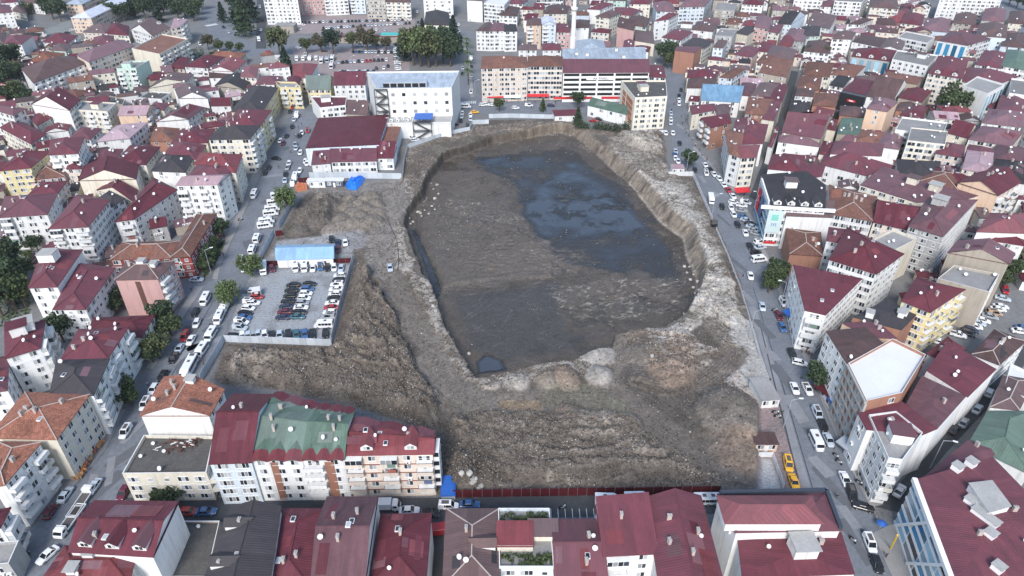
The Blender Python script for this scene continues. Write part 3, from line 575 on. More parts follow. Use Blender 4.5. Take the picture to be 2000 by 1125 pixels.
    for i in range(N):
        st = styles[i] if i < len(styles) else ('n' if i == 2 or i > 3 else 'w')
        if len(styles) == 3 and i == 3: st = styles[2]
        if len(styles) == 3 and i == 2: st = 'n'
        a, c = R[i], R[(i + 1) % N]; L_ = (c - a).length; d = (c - a) / max(L_, .01); nrm = Vector((d.y, -d.x)); ang = math.atan2(d.y, d.x)
        if nrm.dot(camv - (a + c) / 2) <= 0 or L_ < 2.2: continue
        if near and st.lower() in 'wbsq' and n > 1:
            for k in range(1, n): wall.box(((a.x + c.x) / 2 + nrm.x * .02, (a.y + c.y) / 2 + nrm.y * .02, k * fh), (L_ - .02, .1, .14), 1, ang)
        if st == 'n': continue
        def put(kind, u, z, gl=None, nm='window'):
            p = a + d * u
            if near: ob(nm, win_mesh(kind, gl), b, (p.x, p.y, z), ang)
            else:
                ca, sa = math.cos(ang), math.sin(ang); w_, h_, n_ = WT[kind]
                gen_win(far, w_, h_, n_ if n_ < 3 else 2, lambda q: (p.x + ca * q[0] - sa * q[1], p.y + sa * q[0] + ca * q[1], z + q[2]), False)
        def strip(u0, u1, z0, z1, m_, nm):
            p = a + d * (u0 + u1) / 2; me_ = shared((nm, round(u1 - u0, 1), round(z1 - z0, 1), m_.name), lambda: (lambda q: (q.box((0, -.04, (z1 - z0) / 2), (u1 - u0, .1, z1 - z0), 0), q.mesh(nm, [m_]))[1])(MB())); ob(nm, me_, b, (p.x, p.y, z0), ang)
        k0 = 0; s_ = st.lower()
        if st.isupper() and n > 1:
            k0 = 1; m_ = max(1, int(L_ / 3.4))
            for j in range(m_): put('s', L_ * (j + .5) / m_, .25)
            if near and rnd.random() < .8: 
                p = a + d * L_ / 2; cc = rnd.choice([(.45, .04, .04), (.05, .12, .4), (.5, .5, .5), (.12, .12, .13), (.45, .04, .04)])
                ob('shop_sign', shared(('sign', round(L_, 0), cc), lambda: (lambda q: (q.box((0, -.15, .4), (L_ * .86, .25, .75), 0), q.mesh('shop_sign', [mat('sign_%d_%d' % (cc[0] * 99, cc[2] * 99), cc, .5, .1)]))[1])(MB())), b, (p.x, p.y, fh - .75), ang)
        if s_ == 'd':
            for k in range(k0, n): 
                m_ = max(1, round(L_ / 5.5))
                for j in range(m_): strip(L_ * j / m_ + .25, L_ * (j + 1) / m_ - .25, k * fh + .8, k * fh + 2.5, M_BLUEGLASS if rnd.random() < .75 else M_GLASS, 'window')
            continue
        if s_ == 'v':
            m_ = max(1, round(L_ / 4.2))
            for j in range(m_): strip(L_ * (j + .22) / m_, L_ * (j + .78) / m_, k0 * fh + 1, h - 1.2, M_BLUEGLASS, 'window')
            continue
        sp = dict(w=3.1, b=3.7, s=3.1, q=4.6, a=9.0, t=5.2).get(s_, 3.2); m_ = max(1, int(L_ / sp + .25))
        wk = rnd.choice('aab') if s_ == 'w' else 'a'
        bal = [(s_ == 'b' and (j % 2 == (m_ > 2 and 0 or 0)) and rnd.random() < .9) for j in range(m_)]
        bk = rnd.choice(['open', 'open', 'rail', 'glazed']); bwm = rnd.choice([wm, M_TRIM, M_TRIM, wm])
        for j in range(m_):
            u = L_ * (j + .5) / m_; kk = rnd.choice([wk, wk, 'b', 'c' if s_ == 'w' else wk])
            if L_ / m_ < 2.6: kk = 'a'
            for k in range(k0, n):
                zb = k * fh
                if s_ == 'a':
                    if k: strip(L_ * j / m_ + .5, L_ * (j + 1) / m_ - .5, zb + 1.0, zb + 2.3, M_OPEN, 'opening')
                    continue
                if s_ == 't' and rnd.random() < .45: continue
                if s_ == 'q': put('q', u, zb + .9); continue
                if s_ == 's': put('r' if L_ / m_ > 3 else 'b', u, zb + .85); continue
                if bal[j] and k > 0:
                    put('e', u, zb + .12)
                    Lb = min(L_ / m_ * .96, 4.2); p = a + d * u
                    if near: ob('balcony', balc_mesh(round(Lb * 2) / 2, bwm, bk if rnd.random() < .8 else 'glazed'), b, (p.x, p.y, zb + .05), ang)
                    if near and rnd.random() < .22:
                        ck = rnd.choice([(.5, .48, .42), (.30, .10, .08), (.14, .22, .18), (.10, .14, .25), (.55, .55, .55)]); p2 = p + nrm * 1.3; ob('balcony_shade', shared(('shade', ck), lambda: (lambda q: (q.box((0, 0, .45), (1.7, .05, .95), 0), q.mesh('balcony_shade', [mat('shade_%d' % (ck[0] * 100), ck, .9, .12, 1.0)]))[1])(MB())), b, (p2.x + d.x * .5, p2.y + d.y * .5, zb + rnd.choice([.15, 1.2])), ang)
                    else:
                        q = p + nrm * .6; wall.box((q.x, q.y, zb + .45), (Lb, 1.2, 1.0), 1, ang)
                    continue
                put(kk, u, zb + .95)
        if near and s_ in 'bwt' and rnd.random() < .5:
            for _ in range(rnd.randint(1, 3)):
                u = rnd.uniform(.1, .9) * L_; p = a + d * u; ob('air_conditioner', shared('ac', m_acun), b, (p.x, p.y, rnd.randint(1, max(1, n - 1)) * fh + .15), ang)
    # what stands on the roof
    def rp(f=.72):
        for _ in range(20):
            x = sum(rnd.random() * 1 for _ in range(1)); i = rnd.randrange(N); t, s = rnd.random(), rnd.random() ** .5 * f
            q = (R[i] * (1 - t) + R[(i + 1) % N] * t) * s
            return q
    cnt = {}
    for o in opts:
        if o[1:].isdigit(): cnt[o[0]] = int(o[1:])
    nd = cnt.get('d', rnd.choice([0, 1, 1, 2, 3]) if cy < 420 else rnd.choice([0, 0, 1, 1, 2]))
    for _ in range(nd): q = rp(.85); ob('satellite_dish', shared('dish', m_dish), b, (q.x, q.y, rz_(q.x, q.y) - .1), rnd.uniform(-.7, .5)).scale = (.85,) * 3 if rnd.random() < .4 else (.66,) * 3
    if cy < 330:
        for _ in range(cnt.get('c', rnd.choice([0, 1, 1, 2]) if rt != 'f' else 0)): q = rp(.6); ob('chimney', shared('chim', m_chim), b, (q.x, q.y, rz_(q.x, q.y)), rnd.choice([0, .2, 1.5])).scale = (.62, .62, .7)
        for _ in range(cnt.get('k', rnd.choice([0, 0, 1]) if rt in 'hgy' else 0)): q = rp(.6); ob('skylight', shared('sky', m_sky), b, (q.x, q.y, rz_(q.x, q.y)), math.atan2((R[1] - R[0]).y, (R[1] - R[0]).x))
    for _ in range(cnt.get('S', 0)): q = rp(.5); ob('solar_heater', shared('solar', m_solar), b, (q.x, q.y, rz_(q.x, q.y)), 0)
    for _ in range(cnt.get('P', 0)):
        q = rp(.35); mb = MB(); mb.box((0, 0, 1.2), (rnd.uniform(3, 5), rnd.uniform(3, 4), 2.6), 0, math.atan2((R[1] - R[0]).y, (R[1] - R[0]).x)); mb.box((0, 0, 2.6), (4.6, 4.2, .2), 1, math.atan2((R[1] - R[0]).y, (R[1] - R[0]).x)); ob('stair_head', mb.mesh('stair_head', [wm, rnd.choice([ROOF['m'], M_CONC, ROOF['b']])]), b, (q.x, q.y, rz_(q.x, q.y)))
    for _ in range(cnt.get('V', 0)):
        q = rp(.7); mb = MB(); mb.box((0, 0, .6), (rnd.uniform(1.3, 2), rnd.uniform(1.3, 3), 1.3), 0); mb.box((0, 0, 1.3), (2.2, 2.4, .12), 1); ob('vent_block', mb.mesh('vent_block', [M_TRIM, M_CONC]), b, (q.x, q.y, rz_(q.x, q.y)), math.atan2((R[1] - R[0]).y, (R[1] - R[0]).x))
    for key, ei in (('D', 0), ('E', 3), ('F', 1)):
        k = cnt.get(key, 0)
        for j in range(k):
            a, c = R[ei], R[(ei + 1) % N]; d = (c - a).normalized(); nin = Vector((-d.y, d.x)); L_ = (c - a).length; ang = math.atan2(d.y, d.x); p = a + d * L_ * (j + .5) / k + nin * .7
            mb = MB(); wd, dp, hh, ri = 2.8, 3.6, 1.1, .9
            mb.box((0, dp / 2, hh / 2 - .3), (wd - .3, dp, hh + .6), 0); mb.face([(-wd/2 + .15, 0, hh), (wd/2 - .15, 0, hh), (0, 0, hh + ri)], 0)
            mb.face([(-wd/2, -.3, hh - .1), (0, -.3, hh + ri), (0, dp + 1.6, hh + ri), (-wd/2, dp, hh - .1)], 1); mb.face([(wd/2, -.3, hh - .1), (0, -.3, hh + ri), (0, dp + 1.6, hh + ri), (wd/2, dp, hh - .1)], 1)
            gen_win(mb, 1.5, .9, 2, lambda q: (q[0], q[1], q[2] + .15), False); mb.m = [({0: 2, 1: 3}[x] if i >= len(mb.m) - 3 else x) for i, x in enumerate(mb.m)]
            ob('dormer', mb.mesh('dormer', [M_TRIM, rm, M_FRAME, M_GLASS]), b, (p.x, p.y, rz_(p.x, p.y) + .05), ang)
    for key, ei in (('Z', 0), ('Y', 2)):
        k = cnt.get(key, 0)
        for j in range(k):
            a, c = R[ei], R[(ei + 1) % N]; d = (c - a).normalized(); nin = Vector((-d.y, d.x)); L_ = (c - a).length; wd = L_ / k; ang = math.atan2(d.y, d.x); p = a + d * L_ * (j + .5) / k
            mb = MB(); ri = .75; dp = 1.7
            mb.face([(-wd/2, -1.0, 0), (0, -1.0, ri), (0, dp, ri + .4), (-wd/2, dp, .5)], 0, [(0, 0), (2, 0), (2, 3), (0, 3)]); mb.face([(wd/2, -1.0, 0), (0, -1.0, ri), (0, dp, ri + .4), (wd/2, dp, .5)], 0, [(0, 0), (2, 0), (2, 3), (0, 3)])
            mb.face([(-wd/2, dp, .5), (0, dp, ri + .4), (0, dp + 2.6, ri + .65)], 1, [(0, 0), (2, 0), (2, 3)]); mb.face([(wd/2, dp, .5), (0, dp, ri + .4), (0, dp + 2.6, ri + .65)], 1, [(0, 0), (2, 0), (2, 3)])
            mb.face([(-wd/2 + .2, -.05, 0), (wd/2 - .2, -.05, 0), (0, -.05, ri - .1)], 2)
            ob('gablet', mb.mesh('gablet', [ROOF['r' if key == 'Z' else 'm'], rm, M_TRIM]), b, (p.x, p.y, top + .1), ang)
    ob('wall', wall.mesh('wall', [wm, M_TRIM]), b)
    if roof.f: ob('roof', roof.mesh('roof', [rm, M_CHIM if rc in 'tqb' else rm]), b)
    if far.f: ob('windows', far.mesh('windows', [M_FRAME, M_GLASS]), b, kind='stuff')
    return b, R, h, top
NUMW = 'zero one two three four five six seven eight nine ten'.split()
TYPEW = dict(h='hipped', g='gabled', y='gabled', s='lean-to', x='low', f='flat')
ROWS = []
def parse(text):
    reg = None
    for ln in text.strip().split('\n'):
        ln = ln.strip()
        if not ln: continue
        if ln[0] == '@': reg = [q.strip() for q in ln[1:].split('|')]; continue
        lab = None
        if '|' in ln: ln, lab = [q.strip() for q in ln.split('|')]
        head, tail = ln.split(';'); xs = nums(head); f = tail.split()
        n = int(f[0]); h = n * 2.45 + .4 + (len(ROWS) % 7) * .04
        for o in f[4:]:
            if o[0] == 'H': h = int(o[1:]) / 10
        P = GP(xs, h)
        if len(P) == 3: P.append((P[0][0] + P[2][0] - P[1][0], P[0][1] + P[2][1] - P[1][1]))
        ar = sum(P[i - 1][0] * P[i][1] - P[i][0] * P[i - 1][1] for i in range(len(P))) / 2
        if ar < 0: print('CW building', ln)
        ROWS.append(dict(P=P, h=h, n=n, rt=f[1][0], rc=f[1][1], wc=f[2], st=f[3], opts=f[4:], lab=lab, reg=reg))
def descr(r, lv):
    k = 'block' if r['n'] >= 4 else 'house' if 'outb' not in r['reg'][0] else 'annex'
    side = ''
    if lv >= 1: side = {'b': 'balconied ', 'n': 'blank-fronted ', 's': 'ribbon-windowed ', 't': 'sparsely windowed '}.get(r['st'][0].lower(), '')
    return f"{side}{NUMW[r['n']]}-storey {WNAME[r['wc']]} {k}, {RNAME[r['rc']]} {TYPEW[r['rt']]} roof"
def label_rows():
    regs = {}
    for r in ROWS:
        if not r['lab']: regs.setdefault(r['reg'][0], []).append(r)
    for k, rs in regs.items():
        end = rs[0]['reg'][1]; sg = -1 if rs[0]['reg'][2] == '-' else 1; ax = 1 if rs[0]['reg'][2] == 'y' else 0
        cen = lambda r: sg * sum(p[ax] for p in r['P'])
        by = {}
        for r in rs: by.setdefault(descr(r, 0), []).append(r)
        for d0, l in by.items():
            if len(l) == 1: l[0]['lab'] = f'{d0}, {k}'; continue
            by2 = {}
            for r in l: by2.setdefault(descr(r, 1), []).append(r)
            for d1, l2 in by2.items():
                l2.sort(key=cen)
                for i, r in enumerate(l2): r['lab'] = f'{d1}, {k}' if len(l2) == 1 else f'{d1}, {ordn(i)} from the {end}, {k}'

def trim(l):
    for a, b in (('sparsely windowed ', 'few-windowed '), ('weathered ', ''), (' metal', ''), (', ', ', ')):
        if len(l.split()) > 16: l = l.replace(a, b)
    if len(l.split()) > 16: l = l.replace(' roof,', ',')
    if len(l.split()) > 16: l = l.replace(' from the ', ' from ')
    return l
parse('''
@upper hillside|minibus street|-
-30 28 24 24 18 10; 5 hm w wbn
25 22 50 28 48 12; 2 hb c wwn
40 4 82 8 84 -8; 3 hb w wwn
2 6 34 4 34 -8; 4 hm w wwn
86 2 118 6 120 -10; 3 hm c wwn
138 35 178 36 270 -8; 4 hl o wwn | long peach school building with pale blue metal roof beside the car park
128 8 160 9 205 -14; 4 hl o wwn | peach school wing with pale blue roof behind the long school building
162 63 205 65 250 50 180 50; 2 hm e wwn
206 66 251 70 252 52; 2 hm c wwn
256 58 298 71 332 54 270 44; 3 ym w wbn V2
333 56 353 52 367 38 340 36; 5 xp e wbn | tall block with striped beige facade beside the street trees
8 86 42 87 64 70 15 70; 4 hm w wnn k0
-25 80 8 86 15 70; 3 hb w wnn
84 82 131 87 152 70; 2 hm w wwn
152 92 182 93 196 80; 2 ht c wwn
182 88 222 84 222 70; 2 hm c wwn
98 98 128 100 140 88; 2 hb m wwn
57 121 104 122 126 105; 2 hq c tnn | low house with bright orange tile roof beside the hillside trees
66 163 172 123 140 110 42 134; 4 hm w bnn k2 D0
174 122 262 90 240 78 150 108; 5 hm e wwn
258 97 312 108 368 78; 5 ft c nbn
228 137 266 136 292 121; 5 fy m bnn P1
331 133 360 135 372 114; 2 hm o wwn
361 130 405 133 440 112; 3 hm w bwn d3
408 138 455 140 482 120; 3 ym w twn
410 112 468 116 480 104; 2 hq c wwn
409 152 450 152 452 141; 2 sm w twn
470 150 500 152 505 132; 3 hr e wwn
290 173 362 160 378 146; 3 yb c nwn
272 193 315 196 335 183; 2 fd w twn
350 192 405 192 395 175; 3 yb w twn
420 168 475 175 492 155; 2 yk s tnn
412 207 450 207 452 193; 2 gm w tnn
62 204 135 216 156 195; 5 ym w nwn | tall house whose windowless white side wall faces the pit
113 189 152 191 178 178; 2 ht c wwn
180 193 202 195 222 181; 2 hb s wwn
142 216 210 220 228 203; 4 fy c bwn P1
205 199 240 206 245 195; 2 fd s wwn
231 226 285 225 304 207; 3 gp o tbn
292 212 320 216 330 204; 2 hm c twn
306 238 367 233 400 211; 3 ym w nwn
-25 212 25 226 48 214 0 205; 5 hm w wwn
72 246 103 229 85 219 57 228; 3 hm g wnn k2
136 270 176 273 198 252; 2 hm w wwn
190 277 253 270 288 240; 3 hp w twn
293 275 340 278 350 252; 2 ht k twn
335 282 405 279 420 252; 3 hm c twn
0 250 60 282 90 262; 3 hm c wwn
@minibus street frontage|pit|y
452 218 511 221 543 172; 4 hk y wwn d3
437 249 505 250 530 216; 5 hm y wbn
408 273 487 272 508 246; 6 hk c wbn c2 k0
500 165 545 165 552 150; 4 hm w wwn
560 165 585 165 588 150; 3 hm w wwn
572 152 606 152 620 126 572 126; 3 hr w wnn | white house with bright red roof beside the dark cypress
547 173 588 174 578 163; 4 fy y bnn
600 175 645 175 650 152 598 150; 3 gg y wnn | yellow house under a green sheet roof above the white hall
652 167 713 166 715 151 655 152; 4 sm w wnn
625 213 675 208 678 190 607 190; 3 fm w wwn P1
676 222 717 224 720 208; 2 sb s nnn
@school slope|minibus street|-
0 334 60 328 98 297 40 295; 5 hm y bwn k3
96 303 152 300 165 268 100 275; 6 hm w bwn
60 352 126 345 128 322; 3 ht p wwn
58 380 113 378 130 355; 4 hm e wwn
0 425 92 419 112 378 10 385; 5 hm w bwn c2 | large white balconied block with four-sided maroon roof beside the lane
97 447 172 443 212 393 150 382; 6 hm w bwn c1
190 390 218 405 242 388; 4 hk w wwn
190 372 262 396 268 372 205 362; 3 ym c wwn
155 353 265 350 270 322; 4 ym c nwn d0
174 318 222 318 240 292; 3 hm w wwn d4
225 318 285 322 312 288; 4 hm c wwn k3
297 334 362 337 380 305; 4 hk w twn d3
320 303 382 312 402 284; 4 hm c wwn
380 322 460 338 472 303 392 300; 5 hr c wwn d1
368 348 440 352 455 326; 5 hm e wwn d2
345 363 424 361 448 342; 6 gp w bwn d2
226 433 263 428 345 372 300 348; 4 hm w bwn d4
333 503 372 501 423 418 384 420; 3 ht r wwn c1 d0 | brick red school wing under a long hipped tile roof at the corner
217 508 335 505 352 472 240 474; 3 ht r wnn c1 d0 k0 | brick red school wing reaching back behind the pink block
226 547 308 545 340 511 248 512; 5 hb p nbn V2 d0 | salmon pink block with blank front and brown hipped roof
57 562 112 560 160 490 85 487; 5 hm w wnn k3 P1
105 604 167 604 224 525 150 515; 4 hm w wwn k1
130 330 158 330 166 300; 4 hm e wwn
@lower minibus street|crossroads|y
12 700 78 680 88 628 10 640; 5 hm w wbn P2 c1
-30 768 14 762 18 697; 4 hm w wwn
175 646 275 660 300 617 185 622; 3 hm c nwn d2
120 703 210 700 250 640 155 645; 5 hm w nbn d4 c2
100 770 182 772 212 703 112 705; 5 hk w nbn d1 k1 c0
-20 855 110 858 172 773 50 768; 5 hq c nwn c4 P0 d0
276 812 408 812 436 762 322 738; 5 yq w nwn c3 V1 | white gable-fronted block with weathered tile roof beside the spoil bank
241 930 405 928 420 857 283 855; 3 fd c wbn d4 c0 | cream block with dark weathered flat roof and scrap heap on top
-15 950 10 946 78 867 -5 865; 5 hq w nbn c1
-40 1035 0 1030 18 995; 4 hm w wbn
-30 1110 20 1105 40 1060; 2 fy g tnn
@bottom row|left edge|x
138 1077 298 1087 346 982 187 980; 5 gm w nnn D3 F0 d1 | block with mauve dormered roof and blank pale side wall facing the courtyard
80 1140 250 1140 266 1070 130 1068; 4 hr w wwn S1 V2 | white block with pinkish red roof carrying solar heater panels
320 1130 405 1130 430 1020 362 1020; 1 fd s nnn d3 | low yard building with dark wet flat roof and three dishes
395 1145 525 1145 547 993 452 994; 5 yk w nnn c2 D0 E2 k2 | block with charcoal brown roof and two skylit dormers
515 1145 605 1145 635 997 545 997; 4 hm w nnn c2 k2 d0
608 1145 712 1145 737 974 640 974; 5 gn w nnn c3 k2 d1 | long mauve-roofed block between two maroon hipped roofs
722 1145 830 1145 841 1006 745 1008; 4 hm w nnn k1 d1 c1
866 1145 976 1145 974 997 873 997; 4 hb w nnn E0 F1 c1 d2
975 1112 1082 1112 1073 997 973 997; 4 fy b wnn d2 c0 | pale blue block with planted roof terrace and small red roofs on it
1085 1145 1187 1145 1167 1017 1078 1018; 4 gm w nnn d2 k1
1180 1085 1283 1080 1262 982 1165 990; 5 sm w bnn c1 k0 d0
1288 1145 1415 1150 1368 972 1263 975; 5 ym w nnn c4 d1 P0
1438 1040 1640 1036 1612 962 1405 967; 6 hm w nnt d1 c0
1450 1130 1668 1122 1642 1041 1440 1044; 5 xm w nnn d2 k1 P1
410 905 491 902 533 773 455 772; 5 gm b snn c1 k0 d1 | pale blue flats with plain maroon roof at the end of the long terrace
492 898 590 897 620 796 534 772; 5 gg w wnn c3 k0 Z3 Y3 d2 | white flats with green roof and red gablets, beside the plain maroon roof
591 897 672 896 692 806 622 796; 5 gg w bnn c3 k0 Z3 Y3 d2 | balconied white flats with green roof, between green and maroon roofs
673 890 845 887 848 850 688 822; 5 gr e bbn c1 k3 D2 d2 Y3 | beige flats with red dormered roof at the blue kiosk end
@main road frontage|crossroads|y
1572 607 1613 616 1684 545 1549 518; 5 xm w bwW d0 k2 | white wedge-shaped block with maroon roof over a blue shop awning
1655 713 1725 672 1690 640 1614 648; 6 xb w nnW d1 k0 c0 | white block with flat rust brown roof beside the unfinished brick block
1691 788 1760 772 1806 697 1742 666 1655 714; 6 fw k tnntt d0 c0 | unfinished brick block with bare white concrete roof slab
1700 660 1752 662 1712 628 1645 632; 5 xm o nnn d2
1693 840 1800 850 1830 838 1760 785 1676 808; 5 xm w nnntt d2 c1
1733 900 1760 904 1800 850 1748 808 1695 815; 5 fy w bntnW P1 d3 c0 | white corner block with grey roof terrace facing the junction
1864 1150 2060 1150 2060 1020 1938 894 1786 939; 5 xm w nnnnd d2 | big block with maroon roof and blue glass strips at the lower corner
1800 935 1935 893 1975 868 1890 862; 3 xm w nnn d0
1892 868 2010 925 2015 805 1930 806; 3 hg w nnn D0 c0 d1 | low building with pale green hipped roof across the side street
1935 795 1990 800 2020 745 1960 735; 3 hb w nnn d1
1960 760 2020 790 2030 740; 3 fw w nnn d0
@main road upper reach|crossroads|y
1447 309 1476 307 1484 284 1431 286; 5 hr c wwW c0 d0 | cream corner block with bright red hipped roof by the alley mouth
1424 300 1446 308 1452 262 1416 255; 5 hm w wnW d2
1389 250 1427 240 1424 222 1370 231; 4 hm k tnB d0
1430 283 1490 280 1500 244 1436 238; 4 hm w twn d3
1352 224 1397 215 1395 203 1348 207; 3 hm c wwn d1
1400 232 1420 228 1430 205 1398 205; 3 hb w twn
1370 196 1444 200 1450 180 1372 176; 3 sa w tnn d0 | low white building with pale blue sheet roof above the main road
1342 172 1392 172 1400 155 1345 155; 3 hm w twn
1455 222 1500 226 1512 196 1462 190; 4 ht k wwn d1
1342 152 1395 156 1405 140 1345 138; 3 hm c twn
@behind flag building|main road|x
1506 402 1612 408 1612 362 1575 335 1487 342; 6 xk w snnnd c0 d4 k0 D4 P1 | glass-fronted corner block with flag banner and charcoal roof
1536 422 1625 425 1625 405 1540 398; 5 sb w nnn d0 | narrow brown-roofed block with tall blank white front wall
1543 496 1606 500 1602 455 1536 447; 3 ht k nnn c2 d2
1603 321 1690 343 1748 325 1618 290; 3 hm w twn d3
1622 301 1720 305 1726 282 1632 276; 4 hm w nnn d0
1500 330 1565 336 1572 305 1510 303; 4 hm w nnn d3
1562 352 1605 345 1612 325 1568 318; 4 xm w nnn d0
1680 362 1790 396 1880 392 1910 383 1725 325; 4 xn c wnn d9 P2
1622 418 1704 432 1712 385 1620 362; 5 ht w snn c4 d2
1706 434 1773 449 1797 405 1713 392; 5 gm e wnn d1 k2
1775 442 1842 462 1908 392 1812 388; 6 hn g wsn d3 P1
1872 357 1950 382 1992 357 1935 325; 5 ym o tbn d2
1930 352 2010 360 2010 318 1945 312; 4 hk w nwn d2
1908 453 2010 456 2015 420 1935 418; 5 hr w nnn d1
1852 494 1970 516 1980 495 1872 472; 6 yn s nnn d0 c1
1830 548 1930 575 1950 540 1862 522; 5 fy s nwn d3
1620 507 1711 535 1763 497 1655 446; 6 hm w swn c2 d2
1615 470 1660 478 1680 452 1620 446; 5 hm w wnn
1762 588 1817 610 1883 567 1790 545; 6 hm y wbn c1
1666 620 1760 645 1790 615 1732 586; 5 xk k nnn c0 V3 d2
1810 724 1890 776 1945 722 1850 668; 4 xm w nnn d3 k0
1770 790 1830 838 1886 775 1800 735; 4 xn w nnn d0 k0
1900 692 1952 712 2002 668 1942 645; 3 hb w nwn d1
1812 690 1840 705 1882 682 1850 660; 3 hm w nnn d1
1690 478 1740 496 1790 470 1745 452; 5 fy c wnn d2
1755 340 1830 350 1836 318 1752 312; 4 hk c nnn
1795 355 1870 372 1890 340 1810 335; 4 ht e nwn
1810 345 1885 365 1905 350 1820 325; 4 hm w nnn
1880 330 1935 340 1940 300 1890 295; 5 hp e wwn
1935 470 2000 480 2000 456 1940 455; 4 hm w wwn
@bazaar near minaret|main road|-
987 8 1021 8 1031 0; 4 hm w wwn
1048 0 1100 -2 1105 -12; 4 hm w swn
1062 27 1107 27 1113 12; 3 hb c wnn
1028 50 1057 49 1058 38; 6 hb o bnn | narrow peach block with brown roof left of the blue gabled block
1059 48 1086 48 1082 36; 6 yl b bnn | narrow pale blue balconied block with blue gable beside the minaret
1087 63 1114 63 1112 50; 4 hm p wnn
1108 55 1150 54 1152 40; 4 hb w tnn
1125 30 1150 30 1150 23; 3 hm b nnn
1147 18 1172 19 1198 8; 4 hm w nwn
1163 32 1190 36 1214 26; 5 hb c wwn
1202 28 1235 31 1250 20; 4 hm c wwn
1222 48 1262 53 1270 37; 4 hb m wwn
1206 52 1238 60 1240 50; 5 sm p nnn
1240 80 1278 86 1276 62; 3 xm c nnn
1216 100 1237 100 1239 80; 3 ym w tnn
1278 42 1306 38 1325 27; 5 hm w twn
1282 22 1320 23 1312 6; 4 hn b wwn
1327 14 1376 13 1392 -6; 5 hn b wwn
1293 73 1330 79 1353 63; 4 hm w wwn
1350 58 1392 62 1403 46; 3 hm w twn d3
1318 99 1356 104 1371 92 1322 91; 5 xm k nnn d0
1332 88 1372 95 1392 82; 4 hk c wwn
1393 92 1412 94 1421 80; 4 hm b wwn
1396 72 1430 74 1440 59; 4 fy g wwn
1436 64 1460 69 1480 56; 3 hk c nnn
1473 52 1502 57 1508 36; 4 hm p wwn
1420 44 1448 45 1450 37; 3 hm w wwn
1449 50 1475 51 1480 42; 3 hm b wnn
1435 107 1470 112 1486 96; 3 hm p wwn
1478 100 1500 102 1508 85; 3 hm c wwn
1395 20 1435 23 1440 8; 4 fy s wwn
1405 151 1430 153 1456 136; 4 ht b wwn
1478 122 1500 125 1512 110; 4 ht c wwn
1468 186 1505 190 1520 166; 4 hm p wwn
1450 8 1490 10 1495 -8; 5 hm w wwn
1230 8 1270 8 1275 -6; 4 hm c wwn
1180 0 1222 2 1226 -12; 4 hm m wwn
1013 98 1048 98 1048 88; 5 hb w wnn
1060 98 1096 98 1094 86; 5 hm w wnn
@far market quarter|main road|x
1552 -6 1608 -3 1612 -15; 6 fy w wwn
1603 13 1630 13 1633 3; 4 hm w wwn
1630 3 1683 6 1698 -8; 6 fy w wwn
1517 47 1545 48 1573 30; 4 gk b wnn
1575 46 1620 57 1632 40; 3 sb w wnn
1655 47 1680 48 1706 38; 3 hb w wwn
1700 14 1755 18 1752 0; 5 hb c bwn
1722 43 1772 46 1776 26; 2 hr w tnn
1838 -8 1958 -4 1962 -18; 7 fw w wwn | tall white slab with rows of ribbon windows at the far edge
1793 58 1850 63 1866 42; 2 hn b nnn
1917 40 1962 43 1966 20; 4 hn g twn
1907 70 1965 74 1968 50; 5 hm b twn D2
1832 79 1890 89 1935 76 1855 63; 5 hn w vwn
1955 90 2005 94 2008 70; 4 hb b twn
1625 76 1662 77 1672 64; 5 hb w wwn
1664 82 1715 92 1765 80 1685 68; 4 xm w wnn
1715 96 1760 100 1768 82; 4 yb w wnn
1752 74 1810 86 1826 74; 4 fy w snn
1663 110 1738 120 1756 100 1675 95; 4 hm g vnn D3
1742 118 1812 132 1832 110 1752 100; 5 fy w wnn P1
1813 143 1880 154 1891 118 1832 112; 6 hm c wwn D2
1878 158 1930 172 1990 150 1892 132; 5 hm w nvn
1955 128 2005 137 2012 105; 4 hg w wwn
1905 126 1955 134 1970 106; 4 hm w wwn
1570 100 1620 105 1626 85; 3 hm w wwn
1530 75 1570 82 1582 62; 3 hm g wwn
1500 62 1522 65 1530 50; 4 hm c wwn
1520 90 1545 92 1555 72; 3 hr m wwn
1560 72 1600 70 1602 52; 3 hk m wwn
1580 98 1612 100 1612 85; 3 hm w bwn
1760 45 1800 50 1806 30; 3 hm c wwn
1860 45 1905 48 1910 30; 3 hb s wwn
1870 100 1905 105 1915 85; 3 hr c wwn
1970 45 2010 48 2010 25; 3 hb c wwn
@dark alley quarter|main road|x
1568 146 1620 151 1628 126; 3 ht c wnn d1
1622 146 1668 151 1690 130; 3 ht w wnn d2
1556 173 1600 176 1605 152; 3 ht k tnn
1620 166 1647 171 1662 152; 3 hk w wnn
1645 176 1690 186 1712 160 1672 153; 4 xm d nnn d0 | block with black glass front and small red sign under maroon roof
1692 188 1745 196 1772 166 1722 155; 3 gm w tsn k1
1715 153 1790 166 1805 152 1735 140; 4 xt s nnn k2
1553 187 1588 189 1592 176; 3 hb w wnn
1587 206 1632 209 1636 185; 3 ht k nnn
1540 219 1578 223 1583 200; 2 hk s tnn d4
1528 258 1602 271 1626 229 1540 228; 4 gm s nwn d1
1583 234 1618 242 1630 216; 3 xr c nnn d1
1520 277 1600 287 1602 264; 3 hm w tnn d2
1635 262 1680 264 1686 232; 3 xg s nnn d3
1693 212 1733 218 1753 200 1710 190; 5 hn o tnn d1
1630 285 1668 290 1690 268; 3 xr o nnn d0
1668 277 1710 283 1730 262 1684 255; 3 ht p nnn
1712 286 1757 292 1766 264; 3 hm w nnn
1748 256 1840 268 1850 242; 4 fy w wwn d3
1772 276 1846 284 1850 258; 5 fy c snn d3
1852 260 1890 270 1906 248; 3 gm c twn
1892 272 1975 286 1998 258 1918 247; 4 hm c wwn c1
1918 240 1995 249 2006 222; 4 hm w wwn k1
